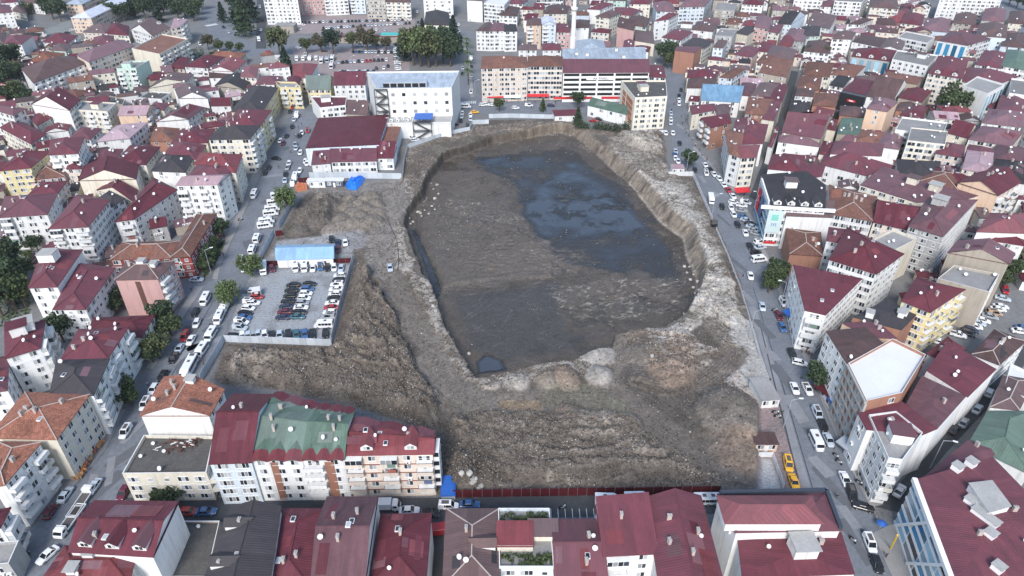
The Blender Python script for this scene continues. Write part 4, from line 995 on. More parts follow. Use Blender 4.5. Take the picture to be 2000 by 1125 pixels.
1945 216 2005 226 2012 195; 4 hm w wwn d4
1880 170 1928 186 1962 168 1908 152; 6 fy w nvn d0 | tall block with stained blank white wall behind the big round tree
1497 110 1548 120 1555 98; 3 hm e twn
1482 142 1536 152 1550 118; 4 xt s tnn d2
1490 195 1527 200 1540 168; 4 xm s twn d2
1488 232 1512 236 1526 200; 4 hm c twn d2
1440 185 1470 188 1478 165; 3 hn w twn d1
1500 285 1508 288 1522 250; 3 hm w nnn
1755 190 1800 200 1820 178; 3 hm s tnn
1760 225 1800 232 1812 210; 2 hm s nnn
1750 215 1790 220 1800 200; 2 hb k nnn
1640 225 1690 230 1690 212; 2 hb k nnn d3
1605 250 1632 255 1636 235; 3 hm c tnn
1600 300 1625 305 1632 280; 3 hm c tnn
1880 315 1930 325 1940 292; 4 hm p bwn
1940 312 2005 318 2008 290; 4 hn w wwn
1828 300 1880 308 1885 285; 4 hm e wwn
1905 205 1940 212 1950 190; 3 hm c wwn
1970 185 2008 190 2010 160; 5 fy w vwn
@far car parks|main road|-
513 -8 580 -8 578 -25; 8 fy w wnn
580 -10 632 -12 632 -25; 6 hm p wnn
632 -10 678 -12 676 -25; 6 hm w bnn
683 -6 712 -6 712 -20; 5 hg b bnn
714 -4 752 -4 752 -18; 6 fy s wnn
754 4 802 5 802 -10; 5 hb c bnn
826 -12 884 -12 882 -25; 7 fy w tnn
829 48 880 50 876 25 832 24; 3 hk c vvn d0 | auditorium with charcoal hipped roof and tall window bays
912 0 942 2 944 -12; 6 hm w nwn
945 8 985 12 1000 -4; 5 fw w swn
930 60 956 61 974 45; 5 hb w wwn
956 61 985 60 986 46; 5 hm w wwn
985 62 1010 61 1008 48; 5 hk w bwn
975 30 1010 32 1015 15; 3 hb w wwn
940 134 1030 132 1028 112 942 111; 7 ht e wnn c1 d1 | beige block with brown tile roof beside the tree-lined avenue
1031 130 1099 130 1098 111 1032 111; 7 ht e snn d0 | beige ribbon-windowed block with brown tile roof beside the parking house
1100 143 1268 142 1265 127 1101 127; 6 sm w ann d0 | white parking house with open decks and maroon sloping roof
1098 128 1262 126 1258 103 1100 107; 6 sl w nnn D0 V4 d0 | market hall with long pale blue metal roof behind the parking house
1124 103 1185 103 1178 80 1126 80; 3 hl w nnn d0 | mosque with pale blue pyramid roof beside the minaret
1268 150 1300 152 1296 130; 3 hm w wnn
1240 194 1303 191 1300 160 1213 160; 6 fd c wnn c0 d3 P2 | cream block with brick side wall and cluttered flat roof beside the pit
1148 206 1222 224 1239 212 1165 193; 2 gg w tnn d1 | low white depot with curved green roof behind the hedge
597 290 740 283 760 224 622 231; 3 xm b nnn d0 k0 | sports hall with large flat maroon roof and white side wall
742 286 772 288 786 238 757 238; 2 xm b nnn d0
609 322 645 319 644 303 614 305; 2 sm w wnn | small red-roofed wing at the corner of the sports hall
647 317 735 315 735 299 647 300; 2 sm w wnn | long low red-roofed annex in front of the sports hall
736 309 768 309 774 288 738 288; 2 sm w wnn
735 176 882 174 897 141 717 143; 5 fl w qnn d0 c0 H200 | big white clinic with square windows and steel fire escapes
541 508 650 505 652 478 542 480; 1 ga w tnn d0 c0 k0 | long site shed with pale blue roof beside the car park
''')
# small infill houses crowding the gaps between the larger blocks
def infill(reg, px, step, nmax, hs=(1, 3), ang=.35, seed=1):
    rr = random.Random(seed); P = GP(nums(px)); xs = [p[0] for p in P]; ys = [p[1] for p in P]; k = 0
    fp = [r['P'] for r in ROWS]
    cells = [(x, y) for x in np.arange(min(xs), max(xs), step) for y in np.arange(min(ys), max(ys), step)]; rr.shuffle(cells)
    for x, y in cells:
        if k >= nmax: break
        x += rr.uniform(-.25, .25) * step; y += rr.uniform(-.25, .25) * step
        if not inpoly(x, y, P): continue
        for shr in (1, .72):
            a = ang + rr.gauss(0, .06) + (1.57 if rr.random() < .3 else 0); wd, dp = rr.uniform(.75, 1.1) * step * shr, rr.uniform(.6, .95) * step * shr; ca, sa = math.cos(a), math.sin(a)
            Q = [(x + ca * u - sa * v, y + sa * u + ca * v) for u, v in ((-wd/2, -dp/2), (wd/2, -dp/2), (wd/2, dp/2), (-wd/2, dp/2))]
            pts = Q + [(x, y)] + [((Q[i][0] + Q[i-1][0]) / 2, (Q[i][1] + Q[i-1][1]) / 2) for i in range(4)]
            bad = any(inpoly(*p, f) for p in pts for f in fp if abs(f[0][0] - x) < 60 and abs(f[0][1] - y) < 60)
            bad = bad or any(inpoly(*p, f) for p in pts for l in list(ROADS.values()) for f in l) or any(inpoly(*q, Q) for f in fp if abs(f[0][0] - x) < 60 and abs(f[0][1] - y) < 60 for q in f)
            if not bad: break
        if bad: continue
        # rotate so that the first edge faces the camera
        i0 = min(range(4), key=lambda i: Q[i][1] + Q[(i + 1) % 4][1]); Q = Q[i0:] + Q[:i0]
        n = rr.randint(*hs)
        ROWS.append(dict(P=Q, h=n * 2.5 + .5 + (k % 5) * .07, n=n, rt=rr.choice('hhhygsx'), rc=rr.choice('mmmmmmmrttbbkknp'), wc=rr.choice('wwwwccceesspg'), st=rr.choice(['twn', 'wwn', 'tnn', 'wbn']), opts=[], lab=None, reg=reg)); fp.append(Q); k += 1
infill(['hillside infill', 'minibus street', '-'], '-20,40 60,60 130,95 330,125 400,115 560,130 555,190 530,240 470,380 350,420 240,420 0,420', 12, 70, ang=.45, seed=3)
infill(['market infill', 'main road', 'x'], '1000,15 1300,-12 1800,-12 1800,60 2040,60 2040,320 1860,320 1600,320 1450,290 1345,240 1345,130 1200,110 1000,60', 12, 190, ang=-.25, seed=5)
infill(['market outbuildings', 'main road', 'x'], '1340,130 1600,60 2040,60 2040,560 1900,560 1830,640 1740,620 1610,430 1500,330 1450,290 1345,240', 7.5, 230, hs=(1, 2), ang=-.3, seed=15)
infill(['hillside outbuildings', 'minibus street', '-'], '-20,60 330,125 560,150 555,190 530,240 470,380 430,420 300,480 200,560 0,480', 7.5, 120, hs=(1, 2), ang=.45, seed=13)
infill(['side street infill', 'main road', 'x'], '1610,430 1720,470 1950,500 2040,560 1900,560 1830,640 1740,620 1600,560', 11, 24, ang=-.5, seed=9)
infill(['far edge infill', 'main road', '-'], '-20,-40 460,-40 2040,-40 2040,-12 1000,-14 520,-18 120,-8 -20,0', 17, 60, hs=(3, 5), ang=0, seed=21)
rv = random.Random(77)
for r in ROWS:
    if not r['lab'] and r['rc'] == 'm' and r['reg'][0] not in ('bottom row', 'lower minibus street', 'main road frontage', 'school slope', 'minibus street frontage', 'behind flag building') and rv.random() < .30: r['rc'] = rv.choice('nnrbbt')
label_rows()
GROUPS = {}
BUILT = {}
for r in ROWS:
    sp = None
    n = r['n']; lab = r['lab'] = trim(r['lab'])
    nm, cat = ('apartment_building', 'apartment building') if n >= 4 else ('house', 'house')
    if 'outbuildings' in r['reg'][0]: nm, cat = 'outbuilding', 'outbuilding'  # second infill pass: more small generic houses added to close the gaps
    for k, a, c in (('school', 'school_building', 'school'), ('shed', 'site_shed', 'shed'), ('auditorium', 'auditorium', 'auditorium'), ('mosque', 'mosque', 'mosque'), ('parking house', 'parking_house', 'parking house'), ('clinic', 'clinic_building', 'clinic'), ('sports hall', 'sports_hall', 'sports hall'), ('market hall', 'market_hall', 'market hall'), ('depot', 'depot', 'depot')):
        if lab.split(' beside')[0].split(' behind')[0].find(k) >= 0 and r['reg'][0] in ('far car parks', 'upper hillside', 'school slope'): nm, cat = a, c; break
    b = building(r['P'], r['h'], n, r['rt'], r['rc'], r['wc'], r['st'], r['opts'], lab, cat, nm, 'buildings in the ' + r['reg'][0]); BUILT[lab] = b[0]
# ---------------------------------------------------------------- the special fittings of single buildings
def part_on(lab, name, me, px, py, z, rz=0.0, **kw):
    b = BUILT[lab]; x, y = G(px, py, z); return ob(name, me, b, (x - b.location.x, y - b.location.y, z), rz, **kw)
def L_(s): return next(k for k in BUILT if s in k)
def text(s, size, m, ext=.03):
    c = bpy.data.curves.new('lettering', 'FONT'); c.body = s; c.size = size; c.extrude = ext; c.align_x = 'CENTER'; c.align_y = 'CENTER'; o = bpy.data.objects.new('t', c); COL.objects.link(o); me = bpy.data.meshes.new_from_object(o.evaluated_get(bpy.context.evaluated_depsgraph_get())); bpy.data.objects.remove(o); me.materials.clear(); me.materials.append(m); return me
def face_frame(lab, i):
    r = next(q for q in ROWS if q['lab'] == lab); P = r['P']; a, c = Vector(P[i]), Vector(P[(i + 1) % len(P)]); d = (c - a).normalized(); return a, c, d, Vector((d.y, -d.x)), math.atan2(d.y, d.x), r['h']
def on_face(lab, i, u, z, name, me, out=.12, **kw):
    a, c, d, n, ang, h = face_frame(lab, i); p = a + (c - a) * u + n * out; b = BUILT[lab]
    return ob(name, me, b, (p.x - b.location.x, p.y - b.location.y, z), ang, **kw)
def panel(name, w_, h_, m, t=.08):
    mb = MB(); mb.box((0, 0, 0), (w_, t, h_), 0); return mb.mesh(name, [m])
M_BLK = mat('sign_black', (.02, .02, .025), .5, .05); M_REDS = mat('sign_red', (.55, .03, .035), .5, .05); M_BLUES = mat('sheet_blue', (.03, .12, .42), .5, .12, 1.0, .4); M_WHT = mat('sign_white', (.8, .8, .8), .5, .03)
# parking house sign
lab = L_('white parking house'); on_face(lab, 0, .44, 12.5, 'sign_board', panel('sign_board', 15, 1.5, M_WHT), .15)
o = on_face(lab, 0, .44, 12.5, 'sign_lettering', text('AK PARKI', 1.9, M_BLK), .22); o.rotation_euler[0] = math.pi / 2
for u in (.05, .2, .62): on_face(lab, 0, u, 2.3, 'shop_sign', panel('shop_sign', 14, 1.2, M_REDS), .3)
# clinic: fire escapes, blue canopy, lower front wing
lab = L_('big white clinic')
def fire_escape(w_, h_):
    mb = MB(); k = max(2, int(h_ / 3))
    for sx in (-1, 1):
        for y in (-.1, -1.5): mb.bar((sx * w_/2, y, 0), (sx * w_/2, y, h_), .12, 4)
    for i in range(1, k + 1):
        z = h_ * i / k; mb.box((0, -.8, z), (w_, 1.5, .1), 0); s = 1 if i % 2 else -1
        mb.bar((-s * w_ * .42, -.8, z - h_ / k), (s * w_ * .42, -.8, z), .32, 4); mb.bar((-w_/2, -1.5, z + .9), (w_/2, -1.5, z + .9), .06, 4)
    return mb.mesh('fire_escape', [M_STEEL])
on_face(lab, 0, .06, 6.5, 'fire_escape', fire_escape(6, 14), .1)
a, c, d, n_, ang, h = face_frame(lab, 0); b = BUILT[lab]; dn = Vector((n_.x, n_.y))
Lf = (c - a).length; poly = [a + dn * .05 - d * .0, a + d * Lf * .99 + dn * .05, a + d * Lf * .98 + dn * 10, a + dn * 10]
mb = MB(); mb.prism([(q.x - b.location.x, q.y - b.location.y) for q in poly], -.3, 7.0, 0, 1); ob('front_wing', mb.mesh('front_wing', [WALL['w'], M_CONC]), b)
mb = MB()
for p0, p1 in zip(poly[1:], poly[2:] + poly[:1]):
    if (p0 - p1).length > 3: q = (p0 + p1) / 2; mb.box((q.x - b.location.x, q.y - b.location.y, 7.35), ((p1 - p0).length, .25, .8), 0, math.atan2((p1 - p0).y, (p1 - p0).x))
ob('parapet', mb.mesh('parapet', [M_TRIM]), b)
for k in range(11): on_face(lab, 0, .12 + k * .05 + (k % 3) * .012, 7.05, 'air_conditioner', shared('ac', m_acun), 4 + (k % 2) * 2).scale = (1.5, 1.5, 1.7)
mb = MB(); mb.box((0, -4, 2.6), (8.5, 8, .25), 0); mb.bar((-4, -7.8, 0), (-4, -7.8, 2.5), .1, 4, 1); mb.bar((4, -7.8, 0), (4, -7.8, 2.5), .1, 4, 1); on_face(lab, 0, .62, 7.0, 'canopy', mb.mesh('canopy', [M_BLUES, M_STEEL]), 3)
on_face(lab, 0, .60, 0, 'fire_escape', fire_escape(8.5, 8), 10.1)
mb = MB(); mb.box((0, 0, 1.6), (20, 5, 3), 0); 
for k in range(6): mb.box((-9 + k * 3.4, -2.53, 1.5), (2.9, .1, 2.0), 1)
on_face(lab, 0, .38, 19.4, 'roof_terrace', mb.mesh('roof_terrace', [ROOF['l'], M_OPEN]), -6)
# market hall and depot get nothing more; flag building: banner, white cornice, blue glass
lab = L_('glass-fronted corner block'); 
for k in range(5): on_face(lab, 4, .5, 1.7 + k * 2.55, 'glass_band', panel('glass_band', 15, 1.7, M_BLUEGLASS, .1), .06)
on_face(lab, 4, .5, 14.9, 'cornice', panel('cornice', 19, 1.3, M_WHT, .5), .2); on_face(lab, 0, .5, 14.9, 'cornice', panel('cornice', 24, 1.2, M_WHT, .5), .2)
fl_ = thing('flag', 'large red flag with white crescent and star hung on the glass front', 'flag'); a, c, d, n_, ang, h = face_frame(lab, 4); p = a + (c - a) * .22 + n_ * .4; fl_.location = (p.x, p.y, 8.0); fl_.rotation_euler = (0, 0, ang)
ob('cloth', panel('cloth', 4.2, 8.5, mat('flag_red', (.62, .02, .03), .7, .06)), fl_)
mb = MB(); R0, r1 = 1.15, .92
arc = [(R0 * math.cos(t), R0 * math.sin(t)) for t in np.linspace(.5, 2 * math.pi - .5, 20)]; t0 = math.atan2(arc[0][1], arc[0][0] - .35); arc2 = [(.35 + r1 * math.cos(t), r1 * math.sin(t)) for t in np.linspace(t0, 2 * math.pi - t0, 20)]
for i in range(19): mb.face([(arc[i][0], -.07, arc[i][1] + .6), (arc[i + 1][0], -.07, arc[i + 1][1] + .6), (arc2[i + 1][0], -.07, arc2[i + 1][1] + .6), (arc2[i][0], -.07, arc2[i][1] + .6)], 0)
st = [((.55 if k % 2 == 0 else .22) * math.cos(k * math.pi / 5 + math.pi), (.55 if k % 2 == 0 else .22) * math.sin(k * math.pi / 5 + math.pi)) for k in range(10)]; mb.face([(1.15 + x, -.07, z + .6) for x, z in st], 0); ob('crescent_and_star', mb.mesh('crescent', [M_WHT]), fl_)
bn = thing('banner', 'dark blue and white picture banner beside the red flag', 'banner', (*(a + (c - a) * .48 + n_ * .4), 8.2), ang); ob('cloth', panel('cloth', 5, 7.5, mat('banner_print', (.10, .12, .26), .6, .9, .5, .6)), bn)
pb = thing('poster', 'pale mint party poster with the letters IYI on corner block', 'poster'); a, c, d, n_, ang, h = face_frame(lab, 0); p = a + (c - a) * .12 + n_ * .35; pb.location = (p.x, p.y, 9.6); pb.rotation_euler = (0, 0, ang)
ob('board', panel('board', 5, 8.5, mat('poster_mint', (.50, .60, .60), .5, .12)), pb); o = ob('lettering', text('IYI', 1.7, M_BLUES), pb, (0, -.06, -1.2)); o.rotation_euler = (math.pi / 2, 0, 0); ob('emblem', panel('emblem', 2.2, 2.2, mat('emblem_green', (.2, .52, .45), .5, .3, 1.0)), pb, (0, -.05, 1.6))
on_face(lab, 0, .12, 1.6, 'shop_sign', panel('shop_sign', 4, .9, M_REDS), .5)
lab = L_('black glass front'); on_face(lab, 0, .5, 4.6, 'black_front', panel('black_front', 12.5, 9, M_BLK), .1); on_face(lab, 0, .5, 6, 'sign_board', panel('sign_board', 4.2, 1.2, M_REDS), .25); on_face(lab, 0, .5, 6, 'sign_letter_bar', panel('sign_letter_bar', 2.2, .5, M_WHT), .32)
lab = next(r['lab'] for r in ROWS if r['P'][0] == G(1742, 118, r['h'])); b = BUILT[lab]; x, y = G(1795, 98, 16)
o = ob('roof_lettering', text('RENER', 4.2, M_STEEL, .1), b, (x - b.location.x, y - b.location.y, 14.6)); o.rotation_euler = (math.pi / 2, 0, math.radians(-20)); o.scale = (-1, 1, 1)
# cream tower: brick infill on its side wall
lab = L_('cream block with brick side'); a, c, d, n_, ang, h = face_frame(lab, 3); Lw = (c - a).length
for k in range(4):
    for u, w_ in ((.32, Lw * .42), (.70, Lw * .2)): on_face(lab, 3, 1 - u, 3.4 + k * 2.9, 'brick_infill', panel('brick_infill', w_, 2.4, M_BRICK), .05)
# unfinished block: brick infill on street side and pink block strip, terraces
lab = L_('bare white concrete'); a, c, d, n_, ang, h = face_frame(lab, 4); Lw = (c - a).length
for k in range(7): on_face(lab, 4, .5, k * h / 6 + .3 if k else .35, 'floor_slab', panel('floor_slab', Lw, .5, M_CONC, .7), .1)
for k in range(6): on_face(lab, 4, (k + .0) / 5 * .98 + .01, h / 2, 'concrete_column', panel('concrete_column', 1.0, h, M_CONC, .5), .1)
lab = L_('salmon pink'); on_face(lab, 0, .5, 6.2, 'dark_strip', panel('dark_strip', 1.5, 11.5, mat('strip_brown', (.12, .06, .05), .8, .3, .8)), .04)
lab = L_('white flats with green roof and red'); on_face(lab, 0, .42, 6.2, 'brick_strip', panel('brick_strip', 1.5, 11.5, mat('strip_terracotta', (.27, .13, .09), .8, .2)), .08)
lab = L_('balconied white flats'); on_face(lab, 0, .62, 6.2, 'brick_strip', panel('brick_strip', 1.9, 11.5, MATS['strip_terracotta']), .08)
lab = L_('beige flats with red'); a, c, d, n_, ang, h = face_frame(lab, 0); Lw = (c - a).length
for k in range(1, 5): on_face(lab, 0, .5, k * h / 5 - .1, 'brown_band', panel('brown_band', Lw, .28, MATS['strip_terracotta'], .2), .08)
# big maroon roof at the corner: bright diagonal frame
lab = L_('big block with maroon'); a, c, d, n_, ang, h = face_frame(lab, 4); Lw = (c - a).length
for k in range(5): on_face(lab, 4, .5, k * h / 5 + .3, 'white_band', panel('white_band', Lw, .65, M_WHT, .2), .1)
on_face(lab, 4, .5, h + .4, 'cornice', panel('cornice', Lw, 1.0, M_WHT, .9), .2)
for u in (.24, .62):
    mb = MB(); mb.bar((-4.5, 0, .5), (4.5, 0, h), .35, 4); on_face(lab, 4, u, 0, 'diagonal_brace', mb.mesh('diagonal_brace', [M_WHT]), .35)
bb_ = BUILT[lab]; RB = [(x - bb_.location.x, y - bb_.location.y) for x, y in GP(nums('1894,944 1938,939 1974,987 1932,999'), 15.2)][::-1]; mb = MB(); mb.prism(RB, 12.8, 15.0, 0); cxr, cyr = sum(q[0] for q in RB) / 4, sum(q[1] for q in RB) / 4; mb.prism([(cxr + (x - cxr) * 1.06, cyr + (y - cyr) * 1.06) for x, y in RB], 15.0, 15.2, 1, bottom=True); ob('roof_block', mb.mesh('roof_block', [M_WHT, M_CONC]), bb_)
for px, py in ((1868, 917), (1895, 908), (1893, 983), (1922, 1015), (1932, 1048), (1947, 1113)):
    mb = MB(); mb.box((0, 0, .7), (1.7, 1.7 + (px == 1922) * 3, 1.4), 0); mb.box((0, 0, 1.4), (2.0, 2.0 + (px == 1922) * 3, .12), 1); part_on(lab, 'vent_block', mb.mesh('vent_block', [M_WHT, M_CONC]), px, py, 13.1, .5)
# red pent roofs, blank black cornices of the two maroon roofs by the crossing
lab = next(r['lab'] for r in ROWS if abs(r['P'][3][0] - G(1405, 967, r['h'])[0]) < .2 and len(r['P']) == 4)
M_EDGE = mat('edge_slate', (.045, .055, .075), .6, .15)
for i in (1, 2):
    a, c, d, n_, ang, h = face_frame(lab, i); on_face(lab, i, .5, h + .5, 'roof_edge', panel('roof_edge', (c - a).length, 1.1, M_EDGE, .7), 0)
mb = MB(); mb.box((0, 0, 1.2), (17, 5.5, 2.4), 0); e = [(-8.9, -3.2, 2.4), (8.9, -3.2, 2.4), (8.9, 3.2, 2.4), (-8.9, 3.2, 2.4)]; r1, r2 = (-5.5, 0, 3.9), (6, 0, 3.9)
for f in ([e[0], e[1], r2, r1], [e[2], e[3], r1, r2], [e[1], e[2], r2], [e[3], e[0], r1]): mb.face(f, 1, [(0, 0), (9, 0), (9, 3), (0, 3)][:len(f)])
part_on(lab, 'penthouse', mb.mesh('penthouse', [WALL['w'], ROOF['r']]), 1497, 1012, 15.3, 0)
lab = L_('planted roof terrace')
for px, py, w_, d_, c_ in ((1006, 1055, 6.5, 5, ROOF['r']), (1060, 1043, 5.4, 3.3, ROOF['b'])): 
    mb = MB(); mb.box((0, 0, .9), (w_, d_, 1.8), 1); mb.face([(-w_/2 - .2, -d_/2 - .3, 1.75), (w_/2 + .2, -d_/2 - .3, 1.75), (w_/2 + .2, d_/2, 2.5), (-w_/2 - .2, d_/2, 2.5)], 0, [(0, 0), (6, 0), (6, 4), (0, 4)]); part_on(lab, 'roof_shed', mb.mesh('roof_shed', [c_, WALL['c']]), px, py, 10.25)
lab = L_('scrap heap'); mb = MB()
for _ in range(60): 
    p = Vector((random.gauss(0, 2.0), random.gauss(0, .9), random.uniform(.1, .8))); q = p + Vector((random.uniform(-2, 2), random.uniform(-1, 1), random.uniform(-.3, .6))); mb.bar(p, q, random.uniform(.05, .22), 4, random.choice([0, 0, 0, 1]))
part_on(lab, 'scrap_heap', mb.mesh('scrap_heap', [mat('scrap_rust', (.10, .05, .04), .9, .5, 2), M_TRIM]), 357, 872, 7.85, kind='stuff')
# sports hall white plinth wall and blue side
lab = L_('sports hall'); on_face(lab, 0, .55, 3.2, 'white_wall_panel', panel('white_wall_panel', 31, 6.0, M_WHT), .05); 
for k in range(9): on_face(lab, 1, (k + .5) / 9, 5.5, 'window', panel('window', 2.2, 3.2, mat('hall_blue', (.06, .12, .25), .3, .1)), .06)
# ---------------------------------------------------------------- minaret
mx, my = G(1118, 100); t = thing('minaret', 'slender white minaret with balcony and pointed cap beside the mosque', 'minaret', (mx, my, 0)); mb = MB()
for r0, r1_, z0, z1 in ((2.2, 2.0, 0, 9), (1.5, 1.35, 9, 26), (1.2, 1.1, 26, 34)): mb.bar((0, 0, z0), (0, 0, z1), r0, 12, 0, r1_)
ob('shaft', mb.mesh('shaft', [M_TRIM]), t); mb = MB(); mb.bar((0, 0, 25), (0, 0, 26.2), 1.4, 12, 0, 2.3); mb.bar((0, 0, 26.2), (0, 0, 27.3), 2.3, 12); ob('balcony', mb.mesh('minaret_balcony', [M_TRIM]), t); mb = MB(); mb.bar((0, 0, 34), (0, 0, 41), 1.35, 12, 0, .05); ob('cap', mb.mesh('cap', [mat('lead_grey', (.35, .38, .42), .5, .1)]), t)
# ---------------------------------------------------------------- trees
def leafmat(name, c):
    m = bpy.data.materials.new(name); m.use_nodes = True; N = m.node_tree.nodes; g = N.new('ShaderNodeNewGeometry'); r = N.new('ShaderNodeValToRGB')
    r.color_ramp.elements[0].color = (*[x * .55 for x in c], 1); r.color_ramp.elements[1].color = (*[x * 1.7 for x in c], 1); m.node_tree.links.new(g.outputs['Random Per Island'], r.inputs[0]); m.node_tree.links.new(r.outputs[0], N['Principled BSDF'].inputs['Base Color']); N['Principled BSDF'].inputs['Roughness'].default_value = .7; N['Principled BSDF'].inputs['Specular IOR Level'].default_value = .2; return m
LEAF = dict(d=leafmat('leaf_dark', (.038, .058, .030)), m=leafmat('leaf_mid', (.052, .072, .032)), o=leafmat('leaf_olive', (.068, .080, .036)), w=leafmat('leaf_willow', (.085, .115, .045)), b=leafmat('leaf_autumn', (.078, .070, .042)), c=leafmat('leaf_conifer', (.022, .038, .026)))
M_BARK = mat('bark', (.09, .07, .055), .9, .3, 2.0)
def crown_mesh(kind, lk, seed):
    r = random.Random(seed); mb = MB()
    def leaf(p, s):
        n = Vector((r.gauss(0, 1), r.gauss(0, 1), r.gauss(.5, 1))).normalized(); t = n.orthogonal().normalized(); q = n.cross(t); a = r.random() * 6.28; t, q = t * math.cos(a) + q * math.sin(a), q * math.cos(a) - t * math.sin(a)
        mb.face([p - t * s - q * s * .6, p + t * s - q * s * .6, p + t * s * .7 + q * s * .6, p - t * s * .7 + q * s * .6])
    if kind == 'conifer':
        for i in range(900):
            z = r.random() ** .8; R = .30 * (1 - z) ** .8 * (.75 + .35 * math.sin(z * 40 + r.random())) + .02; a = r.random() * 6.28; f = r.random() ** .4; leaf(Vector((R * f * math.cos(a), R * f * math.sin(a), .08 + z * .92)), .045)
    elif kind == 'palm':
        for i in range(26):
            a = i * 2.4; el = r.uniform(-.2, .9); p = Vector((0, 0, .8)); d = Vector((math.cos(a) * math.cos(el), math.sin(a) * math.cos(el), math.sin(el)))
            for k in range(7):
                q = p + d * .07; s = Vector((-math.sin(a), math.cos(a), 0)) * (.035 * (1 - k / 8)); mb.face([p - s, p + s, q + s, q - s]); p = q; d = (d + Vector((0, 0, -.22))).normalized()
    else:
        n = 26 if kind != 'willow' else 30
        for i in range(n):
            v = Vector((r.gauss(0, 1), r.gauss(0, 1), r.gauss(0, 1))).normalized() * r.random() ** .33; c = Vector((v.x * .33, v.y * .33, .62 + v.z * .26)); cr = r.uniform(.09, .17)
            for k in range(58):
                u = Vector((r.gauss(0, 1), r.gauss(0, 1), r.gauss(0, 1))).normalized() * cr * r.random() ** .3
                if kind == 'willow': u = Vector((u.x * .8, u.y * .8, u.z * 1.6 - .05))
                leaf(c + u, .034 if kind != 'willow' else .028)
    return mb.mesh('crown', [LEAF[lk]])
def trunk_mesh(kind):
    mb = MB()
    if kind == 'palm': mb.bar((0, 0, 0), (0, 0, .82), .03, 7, 0, .02)
    elif kind == 'conifer': mb.bar((0, 0, 0), (0, 0, .9), .025, 6, 0, .005)
    else:
        mb.bar((0, 0, 0), (.01, 0, .42), .035, 7, 0, .025)
        for k in range(6): a = k * 1.05; mb.bar((.01, 0, .34 + .02 * k), (.22 * math.cos(a), .22 * math.sin(a), .62 + .03 * (k % 3)), .018, 5, 0, .006)
    return mb.mesh('trunk', [M_BARK])
TN = dict(B=('broadleaf_tree', 'broad'), C=('conifer_tree', 'conifer'), W=('willow_tree', 'willow'), P=('palm_tree', 'palm'), S=('shrub', 'broad'))
LN = dict(d='dark green', m='green', o='olive green', w='yellow-green', b='brownish autumn', c='blackish green')
tc_ = [0]
def tree(px, py, ht, k, lk, label, sq=1.0, group='street and garden trees'):
    x, y = G(px, py); nm, kd = TN[k]; ht *= 1.15; tc_[0] += 1; sd = tc_[0] % 3
    t = thing(nm, label, 'tree' if k != 'S' else 'shrub', (x, y, zt(x, y)), random.random() * 6, group); t.scale = (ht * sq, ht * sq, ht)
    ob('trunk', shared(('trunk', kd), lambda: trunk_mesh(kd)), t); ob('crown', shared(('crown', kd, lk, sd), lambda: crown_mesh(kd, lk, sd)), t)
TREES = '''@hillside pines above the maroon-roofed houses|480,72 22 C d;466,50 20 C c;492,45 22 C c;473,25 20 C c;455,20 14 B d;437,45 13 C c
@slope pines behind the striped tall block|222,44 13 B d;244,42 13 B d;262,36 14 C c;285,38 14 B d;302,34 15 B d;322,30 15 B d;342,28 15 B d;362,32 14 B d;380,42 13 B d;335,14 14 B d;358,12 14 B d;300,16 14 B d;275,22 13 B d;388,30 12 B m;232,30 14 B d;252,24 14 B d;312,44 14 C c;350,40 15 B d;370,20 13 B d;325,20 15 B d;292,24 14 B d;395,20 12 B d;210,34 12 B d
@upper edge lot by the peach school|105,38 17 B d;120,42 15 B d;96,28 13 B m;60,28 9 B o
@wooded bank behind the orange-roofed house|8,150 17 B d;28,140 16 B d;20,172 15 B d;40,165 12 B o;5,185 12 B d;22,206 11 B d;45,205 12 B m;60,212 9 B d
@grove left of the dark red stepped roofs|8,560 14 B d;28,545 13 B d;18,592 14 B d;40,575 12 B m;5,618 12 B d;32,605 12 B m;48,555 9 B m;52,600 9 B o
@round park beside the upper road|408,98 10 B b;430,102 8 B o;452,104 7 B m;470,106 7 B m;420,118 6 B m
@tree row between the far car parks|548,112 17 B o;600,105 10 B o;628,102 11 B b;652,108 15 B c;690,98 11 B o;718,100 15 B b;735,98 9 B o;755,100 9 B b;788,120 16 C c
@park beside the auditorium|808,128 20 B o;822,130 22 B w;838,132 22 B o;852,130 20 B d;866,124 18 B d;880,130 17 B d;868,98 14 B d;815,112 18 B o;832,100 16 B m;889,112 13 B c;886,78 14 C c;826,66 9 C c
@avenue palms on the median|912,98 8 P w;913,112 9 P w;914,130 9 P w;914,148 9 P w;915,166 9 P w
@spot by the dark cypress|563,152 15 C c
@excavation hedge corner|1150,190 14 C d;1128,212 9 B d;1180,192 8 B o;1128,245 8 C d;975,218 7 B o;1060,218 6 C m;1268,248 8 C d
@bazaar alley mouth|1296,128 14 B d;1308,118 12 B d;1305,135 9 B o
@market quarter rooftops|1600,122 10 B o;1572,118 9 B d;1703,38 13 B d;1712,30 11 B m;1853,236 17 B m;1930,108 9 B d;1985,16 12 B d;1970,10 12 B m;2000,22 10 B d;1820,0 9 B d;1765,300 7 S o;1925,295 7 S b
@lot edge by the minibus street|452,598 8 W w;492,540 8 W w;562,412 9 W w;566,404 6 B m
@school garden corner|424,470 8 B d;412,520 7 B d;438,462 7 B d;408,530 5 S m;418,488 5 S m
@front gardens of the lower minibus street|322,642 9 B d;335,655 7 S m;312,700 7 S o;300,708 6 S m;246,782 8 B d;258,792 5 S m;125,668 9 B d;232,600 8 B d;228,612 5 S m;75,490 6 B d;62,488 4 S m
@main road kerb|1343,332 8 B d;1506,566 9 B m;1512,548 8 B d;1500,572 5 S m;1592,760 8 B d
@back yard by the striped flats|340,985 5 S d;318,988 4 S m;1965,545 7 S m;1975,520 7 S m;1700,110 5 S m;1958,560 5 S m'''
